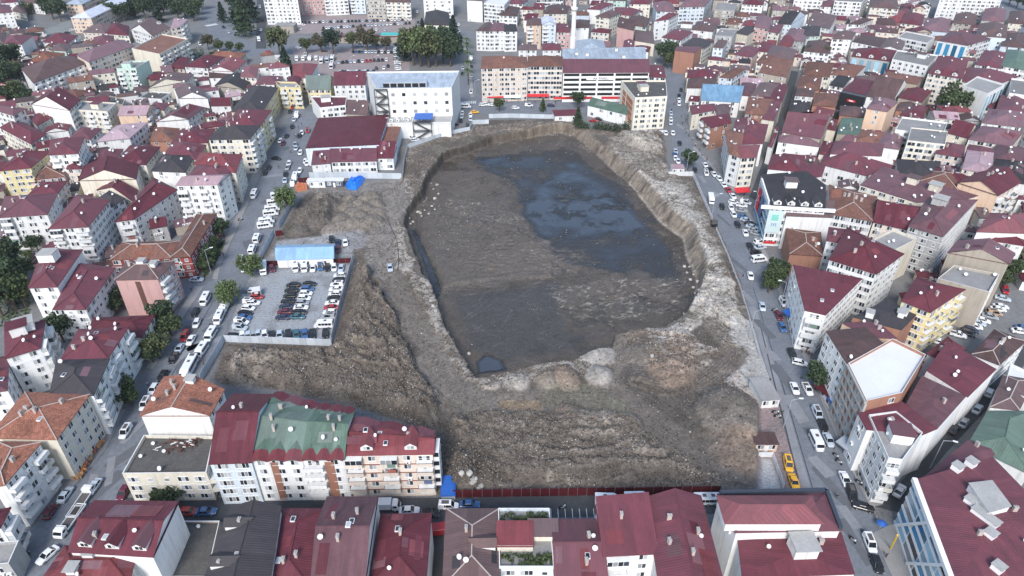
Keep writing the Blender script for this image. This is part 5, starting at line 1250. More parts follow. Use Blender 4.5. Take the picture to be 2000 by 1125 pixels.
for ln in TREES.split('\n'):
    where, items = ln[1:].split('|'); cnt = {}; its = []
    for it in items.split(';'): xy, h_, k, lk = it.split(); px, py = map(float, xy.split(',')); its.append((px, py, float(h_), k, lk)); cnt.setdefault((k, lk), []).append((px, py))
    for px, py, h_, k, lk in its:
        g = sorted(cnt[(k, lk)]); nm = TN[k][0].replace('_', ' '); lb = f'{LN[lk]} {nm}, {where}' if len(g) == 1 else f'{ordn(g.index((px, py)))} {LN[lk]} {nm} from the left, {where}'
        tree(px, py, h_, k, lk, lb, {'B': 1.0, 'C': 1.0, 'W': 1.15, 'P': 1.0, 'S': 1.25}[k])
def hedge(s, label, ht=2.6, wd=2.0):
    P = GP(nums(s)); mb = MB(); r = random.Random(4)
    for (ax, ay), (bx, by) in zip(P[:-1], P[1:]):
        n = int(math.hypot(bx - ax, by - ay) * 55)
        for i in range(n):
            t = r.random(); p = Vector((ax + (bx - ax) * t + r.gauss(0, wd * .3), ay + (by - ay) * t + r.gauss(0, wd * .3), r.random() ** .6 * ht * (1 + .25 * math.sin(t * 40)))); d = Vector((r.gauss(0, 1), r.gauss(0, 1), r.gauss(0, 1))).normalized(); q = d.orthogonal().normalized() * .22; w_ = d.cross(q)
            mb.face([p - q - w_, p + q - w_, p + q + w_, p - q + w_])
    thing('hedge', label, 'hedge', me=mb.mesh('hedge', [LEAF['d']]))
hedge('1158,254 1212,258', 'clipped dark hedge between the white depot and the excavation', 3.5); hedge('1124,250 1150,254', 'short dark hedge piece at the excavation corner', 3.2); hedge('1216,254 1228,252', 'last hedge bush before the cream block', 3.5)
def planting(lab, px0, py0, px1, py1, z, n):
    mb = MB(); r = random.Random(n)
    for _ in range(n):
        px, py = r.uniform(px0, px1), r.uniform(py0, py1)
        if vnoise(np.array([px / 9]), np.array([py / 9]), 4)[0] < .42: continue
        x, y = G(px, py, z); p = Vector((x, y, z + r.random() * .9)); d = Vector((r.gauss(0, 1), r.gauss(0, 1), r.gauss(.5, 1))).normalized(); q = d.orthogonal().normalized() * .16; w_ = d.cross(q); mb.face([p - q - w_, p + q - w_, p + q + w_, p - q + w_])
    b = BUILT[lab]; o = ob('roof_plants', mb.mesh('roof_plants', [LEAF['m']]), b, (-b.location.x, -b.location.y, 0), kind='stuff')
planting(L_('planted roof terrace'), 978, 1004, 1070, 1030, 10.3, 900); planting(L_('planted roof terrace'), 978, 1085, 1078, 1110, 10.3, 1100)
# grass verges
mb = MB(); r = random.Random(8)
for s, n in (('398,545 430,500 440,470 420,480 400,520', 1500), ('20,492 60,490 110,500 60,505', 700), ('370,95 395,92 400,110 380,118', 600), ('0,520 50,520 60,620 0,640', 1800)):
    P = GP(nums(s)); xs = [p[0] for p in P]; ys = [p[1] for p in P]; k = 0
    while k < n:
        x, y = r.uniform(min(xs), max(xs)), r.uniform(min(ys), max(ys)); k += 1
        if inpoly(x, y, P): a = r.random() * 3.1; mb.face([(x - .35 * math.cos(a), y - .35 * math.sin(a), 0), (x + .35 * math.cos(a), y + .35 * math.sin(a), 0), (x + .3 * math.cos(a), y + .3 * math.sin(a) + .1, .4), (x - .3 * math.cos(a), y - .3 * math.sin(a) + .1, .4)])
ob('grass', mb.mesh('grass', [LEAF['m']]), kind='stuff')
# ---------------------------------------------------------------- site fences, walls, site furniture
M_FGREY = mat('hoarding_grey', (.46, .50, .54), .5, .12, .6, .4, objvar=.12); M_FRED = mat('hoarding_red', (.070, .010, .014), .6, .2, .6, .4, objvar=.15); M_WALLW = mat('barrier_white', (.58, .585, .59), .85, .15, .6, .5, objvar=.08, streak=.2)
def fence(s, label, m, ht=2.2, pw=2.1, name='hoarding', pname='panel'):
    P = GP(nums(s)); t = thing(name, label, 'fence', (*P[0], 0), group='site boundary fences')
    me = shared(('panel', m.name, ht), lambda: (lambda q: (q.box((pw/2, 0, ht/2 + .05), (pw - .05, .05, ht), 0), q.box((pw/2, -.04, ht * .33), (pw - .1, .05, .08), 0), q.box((pw/2, -.04, ht * .85), (pw - .1, .05, .08), 0), q.mesh(pname, [m]))[3])(MB()))
    ps = shared(('post', ht), lambda: (lambda q: (q.box((0, .06, ht/2), (.09, .09, ht + .15), 0), q.mesh('post', [M_GALV]))[1])(MB()))
    for (ax, ay), (bx, by) in zip(P[:-1], P[1:]):
        L = math.hypot(bx - ax, by - ay); n = max(1, round(L / pw)); a = math.atan2(by - ay, bx - ax)
        for i in range(n):
            x, y = ax + (bx - ax) * i / n - P[0][0], ay + (by - ay) * i / n - P[0][1]; o = ob(pname, me, t, (x, y, 0), a + random.gauss(0, .012)); o.scale[0] = L / n / pw; ob('post', ps, t, (x, y, 0), a)
fence('797,291 830,279 880,264 918,256 922,243 955,242', 'grey hoarding curving round the far corner by the clinic', M_FGREY)
fence('955,231 1000,230 1070,232 1100,232', 'grey hoarding in front of the beige flats', M_FGREY)
fence('787,352 790,318 797,291', 'grey hoarding beside the sports hall yard', M_FGREY)
fence('605,348 690,348 785,350', 'pale hoarding along the front of the sports hall', M_FGREY, 2.6)
fence('690,511 677,561 662,615 649,670', 'tall pale hoarding on the pit side of the car lot', M_FGREY, 2.6)
fence('440,668 520,671 600,674 649,676', 'pale hoarding along the near side of the car lot', M_FGREY, 2.4)
fence('394,746 418,705 440,666', 'pale hoarding along the minibus street kerb', M_FGREY, 2.6)
fence('545,447 560,420 572,396', 'grey hoarding behind the parked minibuses', M_FGREY, 2.4)
fence('508,512 522,484 536,458', 'grey hoarding beside the blue-roofed site shed', M_FGREY, 2.4)
fence('522,519 600,517 688,513', 'dark red hoarding between the site shed and the car lot', M_FRED, 1.8)
fence('884,972 1000,970 1200,967 1405,964', 'long dark red hoarding along the street below the spoil heaps', M_FRED, 2.4)
fence('583,358 604,356', 'short dark red hoarding beside the white cabin', M_FRED)
fence('539,462 553,460', 'short dark red hoarding piece by the grey gate', M_FRED)
fence('1478,752 1503,752', 'short dark red hoarding at the taxi yard', M_FRED)
fence('1305,344 1353,344', 'white block wall below the guard hut', M_WALLW, 2.0, name='site_wall', pname='block_panel')
fence('1353,344 1372,388 1391,432', 'white block wall sloping down beside the main road', M_WALLW, 1.8, name='site_wall', pname='block_panel')
fence('1398,448 1420,498 1444,560 1462,620 1483,700', 'low pale barrier between the gravel berm and main road', M_WALLW, 1.0, name='barrier', pname='barrier_block')
fence('1474,800 1478,845 1474,872 1480,893 1508,893 1530,955', 'pale block wall round the rubble yard', M_WALLW, 1.6, name='site_wall', pname='block_panel')
fence('1232,258 1298,260', 'white garden wall below the cream block', M_WALLW, 1.4, name='garden_wall', pname='block_panel')
def hut(px, py, w_, d_, h_, rz, label, cat, name, wm, rm, over=.25):
    x, y = G(px, py); t = thing(name, label, cat, (x, y, zt(x, y)), rz); mb = MB(); mb.box((0, 0, h_/2), (w_, d_, h_), 0); ob('wall', mb.mesh('wall', [wm]), t)
    mb = MB(); mb.face([(-w_/2 - over, -d_/2 - over, h_ + .05), (w_/2 + over, -d_/2 - over, h_ + .05), (w_/2 + over, d_/2 + over, h_ + .3), (-w_/2 - over, d_/2 + over, h_ + .3)], 0, [(0, 0), (4, 0), (4, 3), (0, 3)]); mb.box((0, 0, h_ + .02), (w_ + over, d_ + over, .1), 0); ob('roof', mb.mesh('roof', [rm]), t)
    for sx in (-.28, .25): ob('window', win_mesh('a'), t, (sx * w_, -d_/2, 1.0))
    ob('door', shared('hutdoor', lambda: panel('door', .9, 2.0, M_FRAME)), t, (0, -d_/2 - .03, 1.0)); return t
hut(620, 364, 7.2, 2.6, 2.7, 0, 'white portable cabin beside the charcoal cabin', 'portable cabin', 'portable_cabin', WALL['w'], ROOF['w'])
hut(655, 363, 7.2, 2.6, 2.7, 0, 'charcoal portable cabin with pale roof beside the blue tarpaulin', 'portable cabin', 'portable_cabin', WALL['d'], ROOF['w'])
hut(1322, 338, 5, 4, 2.8, 0, 'small guard hut with stained red roof above the white wall', 'guard hut', 'guard_hut', WALL['w'], ROOF['p'])
hut(1106, 232, 13, 8, 3, .1, 'low kiosk with maroon pavilion roof behind the far hoarding', 'kiosk', 'kiosk', WALL['w'], ROOF['m'])
hut(1490, 775, 4.5, 8, 2.6, .1, 'low pale shed at the top of the taxi yard', 'shed', 'yard_shed', WALL['w'], ROOF['y'])
hut(1490, 872, 5, 3.4, 2.5, 0, 'taxi rank hut with rubble roof and orange front', 'hut', 'taxi_hut', WALL['o'], ROOF['b'])
hut(503, 578, 2, 2, 2.4, .3, 'small white ticket booth at the car lot entrance', 'booth', 'ticket_booth', WALL['w'], ROOF['w'])
hut(533, 120, 9, 5, 3, 0, 'low pale substation hut beside the autumn trees', 'hut', 'substation_hut', WALL['c'], ROOF['w'])
hut(560, 62, 14, 10, 5, 0, 'low grey annex below the white windowless tower', 'annex', 'annex', WALL['s'], ROOF['y'])
hut(740, 82, 60, 5, 4, 0, 'long row of market stalls under a maroon roof', 'market stalls', 'stall_row', WALL['s'], ROOF['m'])
hut(770, 80, 17, 6, 4.6, 0, 'turquoise sheeted stall roof in the market row', 'stall', 'market_stall', WALL['m'], mat('sheet_turquoise', (.05, .42, .38), .5, .15))
x, y = G(876, 975); t = thing('kiosk', 'bright blue kiosk with curved roof at the end of the beige flats', 'kiosk', (x, y, 0), .05); mb = MB(); mb.box((0, 2, .85), (3.0, 5.0, 1.7), 0); ob('wall', mb.mesh('wall', [M_GALV]), t); mb = MB(); A = [(1.7 * math.cos(k * math.pi / 8), .7 * math.sin(k * math.pi / 8)) for k in range(9)]
mb.ring([(a, -.7, 1.7 + b_) for a, b_ in A], [(a, 4.6, 1.7 + b_) for a, b_ in A]); mb.face([(a, -.7, 1.7 + b_) for a, b_ in A]); mb.face([(a, 4.6, 1.7 + b_) for a, b_ in A]); ob('roof', mb.mesh('roof', [M_BLUES]), t)
# blue tarpaulin draped over stores
P = GP(nums('674,362 682,350 712,346 714,348 708,360 696,372 680,371')); cxy = (sum(p[0] for p in P) / 7, sum(p[1] for p in P) / 7); bm = bmesh.new(); rows = []
for k in range(9):
    f = 1 - k / 8; rows.append([bm.verts.new((cxy[0] + (P[i % 7][0] * (1 - (j / 4)) + P[(i + 1) % 7][0] * (j / 4) - cxy[0]) * max(f, .01), cxy[1] + (P[i % 7][1] * (1 - (j / 4)) + P[(i + 1) % 7][1] * (j / 4) - cxy[1]) * max(f, .01), .1 + min(1.9, (1 - f) * 4.5) * (.7 + .5 * random.random()))) for i in range(7) for j in range(4)])
for a_, b_ in zip(rows[:-1], rows[1:]):
    for i in range(28): bm.faces.new([a_[i], a_[(i + 1) % 28], b_[(i + 1) % 28], b_[i]])
me = bpy.data.meshes.new('tarpaulin'); bm.to_mesh(me); me.materials.append(mat('tarpaulin_blue', (.015, .16, .62), .45, .25, .6)); thing('tarpaulin', 'crumpled bright blue tarpaulin beside the charcoal cabin', 'tarpaulin', me=me)
# stack of orange bricks
x, y = G(582, 374); t = thing('brick_stack', 'stack of orange bricks beside the tipped spoil heap', 'brick stack', (x, y, zt(x, y)), .5)
bk = shared('brk', lambda: (lambda q: (q.box((0, 0, .45), (1.0, 1.0, .9), 0), q.mesh('brick_pallet', [mat('fresh_brick', (.52, .19, .10), .9, .2, 3)]))[1])(MB()))
for i in range(4):
    for j in range(3):
        for k in range(2 if (i + j) % 3 else 3): ob('brick_pallet', bk, t, (i * 1.12 + random.gauss(0, .06), j * 1.12, k * .93), random.gauss(0, .06))
# drain hose
mb = MB(); P = [(*G(px, py), 0) for px, py in nums('771,290 787,352 782,378')]; P = nums('757,428 768,455 775,470 778,490 779,520 777,530'); q = None
for px, py in P:
    x, y = G(px, py); v = (x, y, zt(x, y) + .15)
    if q: mb.bar(q, v, .14, 5)
    q = v
thing('drain_hose', 'black drain hose lying along the rim of the pit', 'hose', me=mb.mesh('drain_hose', [M_STEEL]))
# boulders tipped at the pit edge
bo = []
for k in range(4):
    bm = bmesh.new(); bmesh.ops.create_icosphere(bm, subdivisions=2, radius=1); rr = random.Random(k)
    for v in bm.verts: v.co *= 1 + rr.uniform(-.22, .22); v.co.z *= .7
    me = bpy.data.meshes.new('boulder'); bm.to_mesh(me); bm.free(); me.materials.append(mat('boulder_pale', (.38, .36, .33), .9, .25, 1.5, .5, objvar=.2)); bo.append(me)
BL = '845,352 852,345 848,372 842,385 855,362 828,395 820,400 815,396 822,404 800,418 798,412 805,415 848,392 836,400 1340,500 1345,512 1352,525 1358,540 1362,552 1366,565 1350,500 1358,515 1366,532 1340,590 1378,610 1272,706 1385,612 842,590 846,600 852,612 915,668 1320,684 925,950 918,944 930,948 940,955 922,955 935,960 903,948'
BP = nums(BL.replace(' ', ' '))
for i, (px, py) in enumerate(BP):
    x, y = G(px, py); g = 'far bank' if py < 420 and px < 1000 else 'road-side gravel berm' if px > 1300 else 'blue kiosk' if py > 930 else 'haul road'
    same = [k for k, (a, b_) in enumerate(BP) if ('far bank' if b_ < 420 and a < 1000 else 'road-side gravel berm' if a > 1300 else 'blue kiosk' if b_ > 930 else 'haul road') == g]
    same.sort(key=lambda k: BP[k]); o = thing('boulder', f'{ordn(same.index(i))} pale boulder from the left, beside the {g}', 'boulder', (x, y, zt(x, y) + .15), random.random() * 6, 'boulders tipped round the pit', bo[i % 4]); s = random.uniform(.35, .8); o.scale = (s, s * random.uniform(.7, 1.2), s)
# ---------------------------------------------------------------- street lamps
def lampmesh():
    mb = MB(); mb.bar((0, 0, 0), (0, 0, 9), .11, 6, 0, .07); mb.bar((0, 0, 8.9), (1.8, 0, 9.5), .06, 5); return mb.mesh('pole', [M_GALV])
def headmesh():
    mb = MB(); mb.box((2.1, 0, 9.52), (1.0, .35, .16), 0); return mb.mesh('lamp_head', [M_FRAME])
for px, py, rz, where in ((1530, 835, 0, 'on the lower main road verge'), (1463, 658, .1, 'on the gravel berm edge'), (1390, 424, .2, 'beside the white truck'), (1340, 338, .2, 'beside the guard hut tree'), (413, 535, .4, 'in the school garden'), (1524, 600, 3.0, 'in front of the wedge block'), (1476, 420, 2.8, 'beside the flag banner'), (735, 140, 0, 'in the far car park'), (688, 140, 0, 'at the bus end of the far car park'), (928, 190, 0, 'on the avenue'), (1816, 915, -.4, 'in the dark side street'), (1205, 215, 0, 'behind the depot')):
    x, y = G(px, py); t = thing('street_lamp', 'grey single-arm street lamp ' + where, 'street lamp', (x, y, 0), rz, 'street lamps'); ob('pole', shared('lampole', lampmesh), t); ob('lamp_head', shared('lamphead', headmesh), t)
x, y = G(1778, 1100); t = thing('flag_pole', 'yellow pole leaning against the blue glass building', 'pole', (x, y, 0)); mb = MB(); p0 = Vector(G(1739, 1072) + (0,)) - Vector((x, y, 0)); p1 = Vector(G(1753, 1045, 8) + (8,)) - Vector((x, y, 0)); mb.bar(p0, p1, .18, 6); ob('pole', mb.mesh('pole', [mat('yellow_paint', (.75, .5, .04), .5, .05)]), t)
x, y = G(1717, 1034); t = thing('parasol', 'bright blue parasol on the corner pavement', 'parasol', (x, y, 0)); mb = MB(); mb.bar((0, 0, 2.0), (0, 0, 2.5), 1.0, 8, 0, .05); ob('canopy', mb.mesh('canopy', [M_BLUES]), t); mb = MB(); mb.bar((0, 0, 0), (0, 0, 2.2), .04, 5); ob('pole', mb.mesh('pole', [M_GALV]), t)
for px, py, w_, rz, c_, lb in ((1548, 632, 7, -1.15, M_BLUES, 'blue shop awning below the wedge-shaped block'), (1612, 780, 7, -1.1, M_FRED, 'dark red awning below the unfinished block'), (1655, 890, 6, -1.1, M_GALV, 'grey awning with red edge on the lower main road'), (1447, 384, 6, .1, M_REDS, 'red awning round the cream corner block'), (1050, 196, 12, 0, M_REDS, 'red shop awning below the beige flats'), (1000, 198, 9, 0, M_WHT, 'pale shop awning below the beige flats'), (968, 198, 9, 0, M_REDS, 'second red shop awning below the beige flats')):
    x, y = G(px, py); t = thing('awning', lb, 'awning', (x, y, 2.6), rz); mb = MB(); mb.face([(-w_/2, -1.3, 0), (w_/2, -1.3, 0), (w_/2, 1.3, .8), (-w_/2, 1.3, .8)]); mb.face([(-w_/2, -1.3, -.3), (w_/2, -1.3, -.3), (w_/2, -1.3, 0), (-w_/2, -1.3, 0)]); ob('cloth', mb.mesh('cloth', [c_]), t)
    mb = MB(); [mb.bar((s * w_/2 * .95, -1.2, -2.6), (s * w_/2 * .95, -1.2, 0), .05, 4) for s in (-1, 1)]; ob('frame', mb.mesh('frame', [M_STEEL]), t)
# crates of firewood and furniture before the corner block
for i, (px, py) in enumerate(nums('196,868 190,876 184,885 176,893 171,902 166,912 160,925 154,934')):
    x, y = G(px, py); o = thing('goods_pile', f'{ordn(i)} pile of orange goods from the pit end, on the shop pavement', 'goods pile', (x, y, .13), .9, 'goods on the shop pavement'); mb = MB()
    for k in range(9): mb.box((random.uniform(-.9, .9), random.uniform(-.7, .7), random.uniform(.2, 1.0)), (random.uniform(.3, 1), random.uniform(.3, .8), random.uniform(.3, .6)), 0, random.random() * 3)
    ob('crates', mb.mesh('crates', [mat('goods_%d' % (i % 3), ((.45, .18, .06), (.35, .20, .10), (.30, .12, .08))[i % 3], .8, .4, 2)]), o)
# ---------------------------------------------------------------- vehicles
PAINT = {}
for k, c in dict(w=(.72, .73, .74), k=(.018, .018, .02), g=(.30, .32, .34), b=(.045, .12, .28), n=(.025, .035, .075), r=(.34, .025, .03), m=(.12, .02, .035), t=(.04, .12, .15), y=(.80, .42, .03), s=(.44, .50, .56), e=(.40, .28, .18)).items(): PAINT[k] = mat('paint_' + k, c, .25, .03, 1, 0, spec=.6)
PN = dict(w='white', k='black', g='grey', b='blue', n='navy', r='red', m='maroon', t='teal', y='yellow', s='silver', e='tan')
M_TYRE = mat('tyre', (.02, .02, .02), .9, .1); M_CGL = mat('car_glass', (.012, .015, .019), .06, .05, 1, 0, spec=.6); M_HL = mat('headlight', (.7, .72, .75), .15, .02); M_TL = mat('tail_light', (.35, .01, .01), .3, .05); M_BED = mat('truck_bed', (.10, .09, .085), .8, .25, 1)
def oct_(x, w_, z0, z1, c=.12): return [(x, -w_ + c, z0), (x, w_ - c, z0), (x, w_, z0 + c), (x, w_, z1 - c), (x, w_ - c, z1), (x, -w_ + c, z1), (x, -w_, z1 - c), (x, -w_, z0 + c)]
def loft(mb, secs, m=0):
    R = [oct_(*s) for s in secs]; mb.face(R[0], m); mb.face(R[-1][::-1], m)
    for a, b_ in zip(R[:-1], R[1:]): mb.ring(a, b_, m)
def rect(x0, x1, w_, z, wb=None): wb = wb or w_; return [(x0, -w_, z), (x1, -wb, z), (x1, wb, z), (x0, w_, z)]
def vparts(ty):
    """body, glass, trim, lights, wheel positions of one vehicle type, nose along +x"""
    b, g, t, h, r = MB(), MB(), MB(), MB(), MB(); wr = .31
    if ty in 'shvp':
        v = ty == 'v'; L = 2.2 if ty != 'h' else 2.0
        loft(b, [(-L, .70, .38, .84 if ty != 'p' else .9), (-L + .12, .85, .25, .95), (-.8, .89, .22, .97), (.9, .89, .22, .95), (L - .35, .86, .25, .82), (L, .68, .36, .64)])
        c0, c1, t0, t1, zt_ = dict(s=(-1.62, 1.05, -1.0, .30, 1.43), h=(-1.92, 1.05, -1.55, .32, 1.48), v=(-2.08, 1.25, -1.95, .62, 1.82), p=(-.55, 1.05, -.35, .35, 1.62))[ty]
        bot, top = rect(c0, c1, .80, .93), rect(t0, t1, .64 if not v else .72, zt_); g.ring(bot, top)
        T2 = rect(t0 - .03, t1 + .05, .67 if not v else .75, zt_ - .03); T3 = rect(t0 + .06, t1 - .05, .58 if not v else .66, zt_ + .05); b.ring(T2, T3); b.face(T3); b.face(T2[::-1])
        for i in range(4): b.bar(bot[i], top[i], .055, 4)
        for s in (-1, 1):
            xm = (c0 + c1) / 2 - .1; b.bar((xm, s * .80, .93), (xm * .9, s * (.65 if not v else .73), zt_), .05, 4)
            if v: b.face([(c0 + .05, s * .81, .95), (xm - .25, s * .81, .95), (xm - .3, s * .735, zt_ - .05), (t0 + .02, s * .735, zt_ - .05)])
            h.box((L - .1, s * .55, .62), (.12, .3, .14)); r.box((-L + .05, s * .66, .78), (.1, .22, .2)); b.box((.75, s * .95, 1.0), (.14, .18, .12))
        if ty == 'p': t.face([(-L + .15, -.7, .985), (-.62, -.7, .985), (-.62, .7, .985), (-L + .15, .7, .985)]); [b.box((-1.4, s * .82, 1.05), (1.6, .1, .25)) for s in (-1, 1)]; b.box((-L + .1, 0, 1.05), (.1, 1.6, .25))
        if v: t.box((-.6, 0, zt_ + .06), (1.6, .9, .03))
        wh = [(x, s * .80) for x in (-1.32, 1.35) for s in (-1, 1)]
    elif ty in 'MB':
        L, W, Hh = (2.75, .98, 2.35) if ty == 'M' else (4.1, 1.15, 2.8); wr = .36 if ty == 'M' else .46
        loft(b, [(-L, W - .1, .45, Hh - .15), (-L + .15, W, .3, Hh), (L - 1.45, W, .3, Hh), (L - .75, W - .03, .3, Hh - .25 if ty == 'B' else Hh * .82), (L - .35 if ty == 'M' else L - .1, W - .06, .3, 1.25 if ty == 'M' else Hh - .5), (L, W - .2, .4, .95 if ty == 'M' else Hh - .9)])
        zw0, zw1 = (1.25, 2.0) if ty == 'M' else (1.45, 2.45); n = 4 if ty == 'M' else 6
        for s in (-1, 1):
            for i in range(n):
                a, c_ = -L + .35 + (2 * L - 1.7) * i / n, -L + .35 + (2 * L - 1.7) * (i + 1) / n - .1; g.box(((a + c_) / 2, s * (W + .005), (zw0 + zw1) / 2), (c_ - a, .03, zw1 - zw0))
            h.box((L - .15, s * (W - .35), .85), (.3, .35, .22)); r.box((-L, s * (W - .25), 1.0), (.08, .18, .4)); b.box((L - 1.0, s * (W + .15), 1.5), (.12, .22, .35))
        g.box((-L + .01, 0, 1.7), (.06, W * 1.5, .7))
        if ty == 'M': g.face([(L - .74, -W + .14, 1.98), (L - .36, -W + .14, 1.30), (L - .36, W - .14, 1.30), (L - .74, W - .14, 1.98)]); g.v = [(x + (.05 if x > L - .8 else 0), y, z + (.03 if x > L - .8 else 0)) for x, y, z in g.v]
        else: g.box((L - .04, 0, 1.75), (.12, W * 1.7, 1.2))
        t.box((-.6, 0, Hh + .04), (.8, .7, .1)); t.box((-L + .9, 0, Hh + .08), (.9, 1.1, .18)) if ty == 'B' else None
        wh = [(x, s * (W - .08)) for x in (-L * .58, L * .60) for s in (-1, 1)]
    elif ty in 'TF':
        L = 3.3 if ty == 'T' else 4.2; wr = .42
        loft(b, [(L - 1.75, .95, .5, 2.1), (L - 1.6, 1.0, .45, 2.25), (L - .75, 1.0, .45, 2.2), (L - .1, .98, .45, 1.3), (L, .9, .5, 1.1)])
        g.face([(L - .68, -.86, 2.06), (L - .08, -.86, 1.38), (L - .08, .86, 1.38), (L - .68, .86, 2.06)]); [g.box((L - 1.05, s * 1.005, 1.65), (.75, .03, .5)) for s in (-1, 1)]
        for s in (-1, 1): h.box((L - .02, s * .7, .8), (.1, .3, .2)); r.box((-L, s * .8, .8), (.08, .3, .15))
        if ty == 'T': loft(b, [(-L, 1.02, .8, 2.5, .05), (L - 1.9, 1.02, .8, 2.5, .05)]); t.box((-.3, 0, .65), (2 * L - .8, .8, .3))
        else:
            t.box((-.9, 0, .85), (2 * L - 2.0, 1.9, .12)); b.box((L - 1.95, 0, 1.5), (.1, 2.0, 1.4))
            for s in (-1, 1): b.box((-.9, s * 1.0, 1.0), (2 * L - 2.0, .12, .35))
            b.box((-L + .1, 0, 1.0), (.12, 2.0, .35)); b.box((-1.2, 0, .93), (.15, 1.9, .1))
        wh = [(x, s * .88) for x in (-L * .55, L * .65) for s in (-1, 1)]
    return b, g, t, h, r, wh, wr
VP = {}
def wheel_mesh(r):
    def f():
        mb = MB(); mb.bar((0, -.11, 0), (0, .11, 0), r, 10, 0); mb.bar((0, -.125, 0), (0, .125, 0), r * .55, 8, 1); return mb.mesh('wheel', [M_TYRE, M_GALV])
    return shared(('wheel', r), f)
VNAME = dict(s=('parked_car', 'saloon car', 'car'), h=('parked_car', 'hatchback', 'car'), v=('parked_van', 'small van', 'van'), p=('pickup_truck', 'pickup', 'pickup truck'), M=('minibus', 'minibus', 'minibus'), B=('bus', 'bus', 'bus'), T=('box_truck', 'box truck', 'truck'), F=('flatbed_truck', 'flatbed truck', 'truck'))
def vehicle(x, y, rz, ty, colr, label, group, z=.06):
    if ty not in VP: VP[ty] = vparts(ty)
    b, g, t, h, r, wh, wr = VP[ty]; nm, _, cat = VNAME[ty]; pm = PAINT[colr]
    if colr == 'y': nm, cat = 'taxi', 'taxi'
    if y > 250:
        def f():
            mb = MB()
            for k, q in enumerate((b, g, t, h, r)):
                o = len(mb.v); mb.v += q.v; mb.f += [tuple(i + o for i in fc) for fc in q.f]; mb.m += [k] * len(q.f); mb.uv += q.uv
            for wx, wy in wh: mb.bar((wx, wy - .11, wr), (wx, wy + .11, wr), wr, 7, 5)
            return mb.mesh(nm, [pm, M_CGL, M_BED, M_HL, M_TL, M_TYRE])
        return thing(nm, label, cat, (x, y, z), rz, group, shared(('far', ty, colr), f))
    o = thing(nm, label, cat, (x, y, z), rz, group)
    ob('body', shared(('body', ty, colr), lambda: b.mesh('body', [pm])), o); ob('window_glass', shared(('cg', ty), lambda: g.mesh('window_glass', [M_CGL])), o)
    if t.f: ob('bed' if ty in 'pF' else 'chassis' if ty == 'T' else 'roof_rack' if ty == 'v' else 'roof_hatch', shared(('ct', ty), lambda: t.mesh('trim', [M_BED])), o)
    ob('headlights', shared(('hl', ty), lambda: h.mesh('headlights', [M_HL])), o); ob('tail_lights', shared(('tl', ty), lambda: r.mesh('tail_lights', [M_TL])), o)
    for wx, wy in wh: ob('wheel', wheel_mesh(wr), o, (wx, wy, wr))
    return o
VROWS = []
def row(where, end, s):
    """s: 'x,y [x2,y2] hx,hy tokens' per line; tokens = type+colour; heading is a pixel vector"""
    its = []
    for ln in s.strip().split(';'):
        f = ln.split(); pts = [tuple(map(float, q.split(','))) for q in f if ',' in q]; tok = [q for q in f if ',' not in q]; hd = pts[-1]; pts = pts[:-1]
        if tok and tok[0].startswith('*'):
            n = int(tok[0][1:]); pool = tok[1:]; tok = [random.choice(pool) for _ in range(n)]
        n = len(tok)
        for i, k in enumerate(tok):
            t = i / max(1, n - 1); p = (pts[0][0] + (pts[-1][0] - pts[0][0]) * t, pts[0][1] + (pts[-1][1] - pts[0][1]) * t); its.append((p, hd, k))
    cnt = {}
    for p, hd, k in its: cnt.setdefault(k, []).append(p)
    for p, hd, k in its:
        same = cnt[k]; nm = ('van taxi' if k[0] == 'v' else 'saloon taxi') if k[1] == 'y' else VNAME[k[0]][1]; c_ = PN[k[1]]
        lb = f'{c_} {nm} {where}' if len(same) == 1 else f'{ordn(same.index(p))} {c_} {nm} from the {end}, {where}'
        x, y = G(*p); x2, y2 = G(p[0] + hd[0], p[1] + hd[1]); a = math.atan2(y2 - y, x2 - x) + random.gauss(0, .03)
        vehicle(x, y, a, k[0], k[1], lb, 'vehicles ' + where, max(.06, zt(x, y) + .03))
row('in the inner row of the car lot', 'shed', '573,560 553,623 -9,0 sk sk hk sk sn sm sn'); row('in the outer row of the car lot', 'shed', '605,558 582,622 9,0 sk hb hw hw hg sw sk st')
row('backed against the pit-side hoarding of the car lot', 'shed', '664,541 642,622 -9,0 hw hk vw sw hw hk sw sr hw vg;633,639 -9,0 Mw')
row('in the near row of the car lot', 'street', '458,660 9,0 hk;475,660 496,659 0,9 hw ss hg;505,657 0,9 ss;518,658 0,9 hw;533,659 2,9 sk;547,658 0,9 ss;564,657 0,9 hk;580,657 0,9 ht;596,656 0,9 hb;611,655 0,9 sk;636,655 0,9 hk')
row('on the street side of the car lot', 'shed', '498,571 9,0 hw;503,583 9,0 hr;496,595 9,0 hw;489,593 9,1 vw;486,605 9,1 hw;480,615 9,1 sk;478,623 9,1 sb;473,632 9,1 vw;470,643 9,1 vs')
row('parked below the dark red hoarding', 'street', '516,530 0,9 Tw;532,528 2,9 hm;578,526 0,9 Mw;596,526 -1,9 Mw;612,527 -1,9 sw;626,524 0,9 vb;640,526 0,9 hk;653,526 0,9 hw;667,527 -3,9 ss')
row('beside the blue-roofed site shed', 'shed', '648,471 0,9 hk;660,477 0,9 sn;660,490 0,9 sm;675,477 0,9 sw'); row('on the haul road', 'pit', '762,526 1,9 ss')
row('parked against the grey hoarding', 'spoil heap', '552,377 8,-1 sk;544,386 8,-1 Mw;537,400 8,-1 Mw;533,412 8,-1 Mw;530,421 8,-1 Mw;522,436 8,-1 Mw;519,445 8,-1 Mw;503,470 3,-9 Mw;494,492 3,-9 Mw;471,512 -3,9 vw;478,528 -2,9 hw')
row('driving down the minibus street', 'crossroads', '402,590 -5,9 Mw;429,626 -4,9 Mw;413,659 -5,9 Mw;395,690 -6,9 Mw;372,724 -6,10 Bw;442,602 -5,9 Tw')
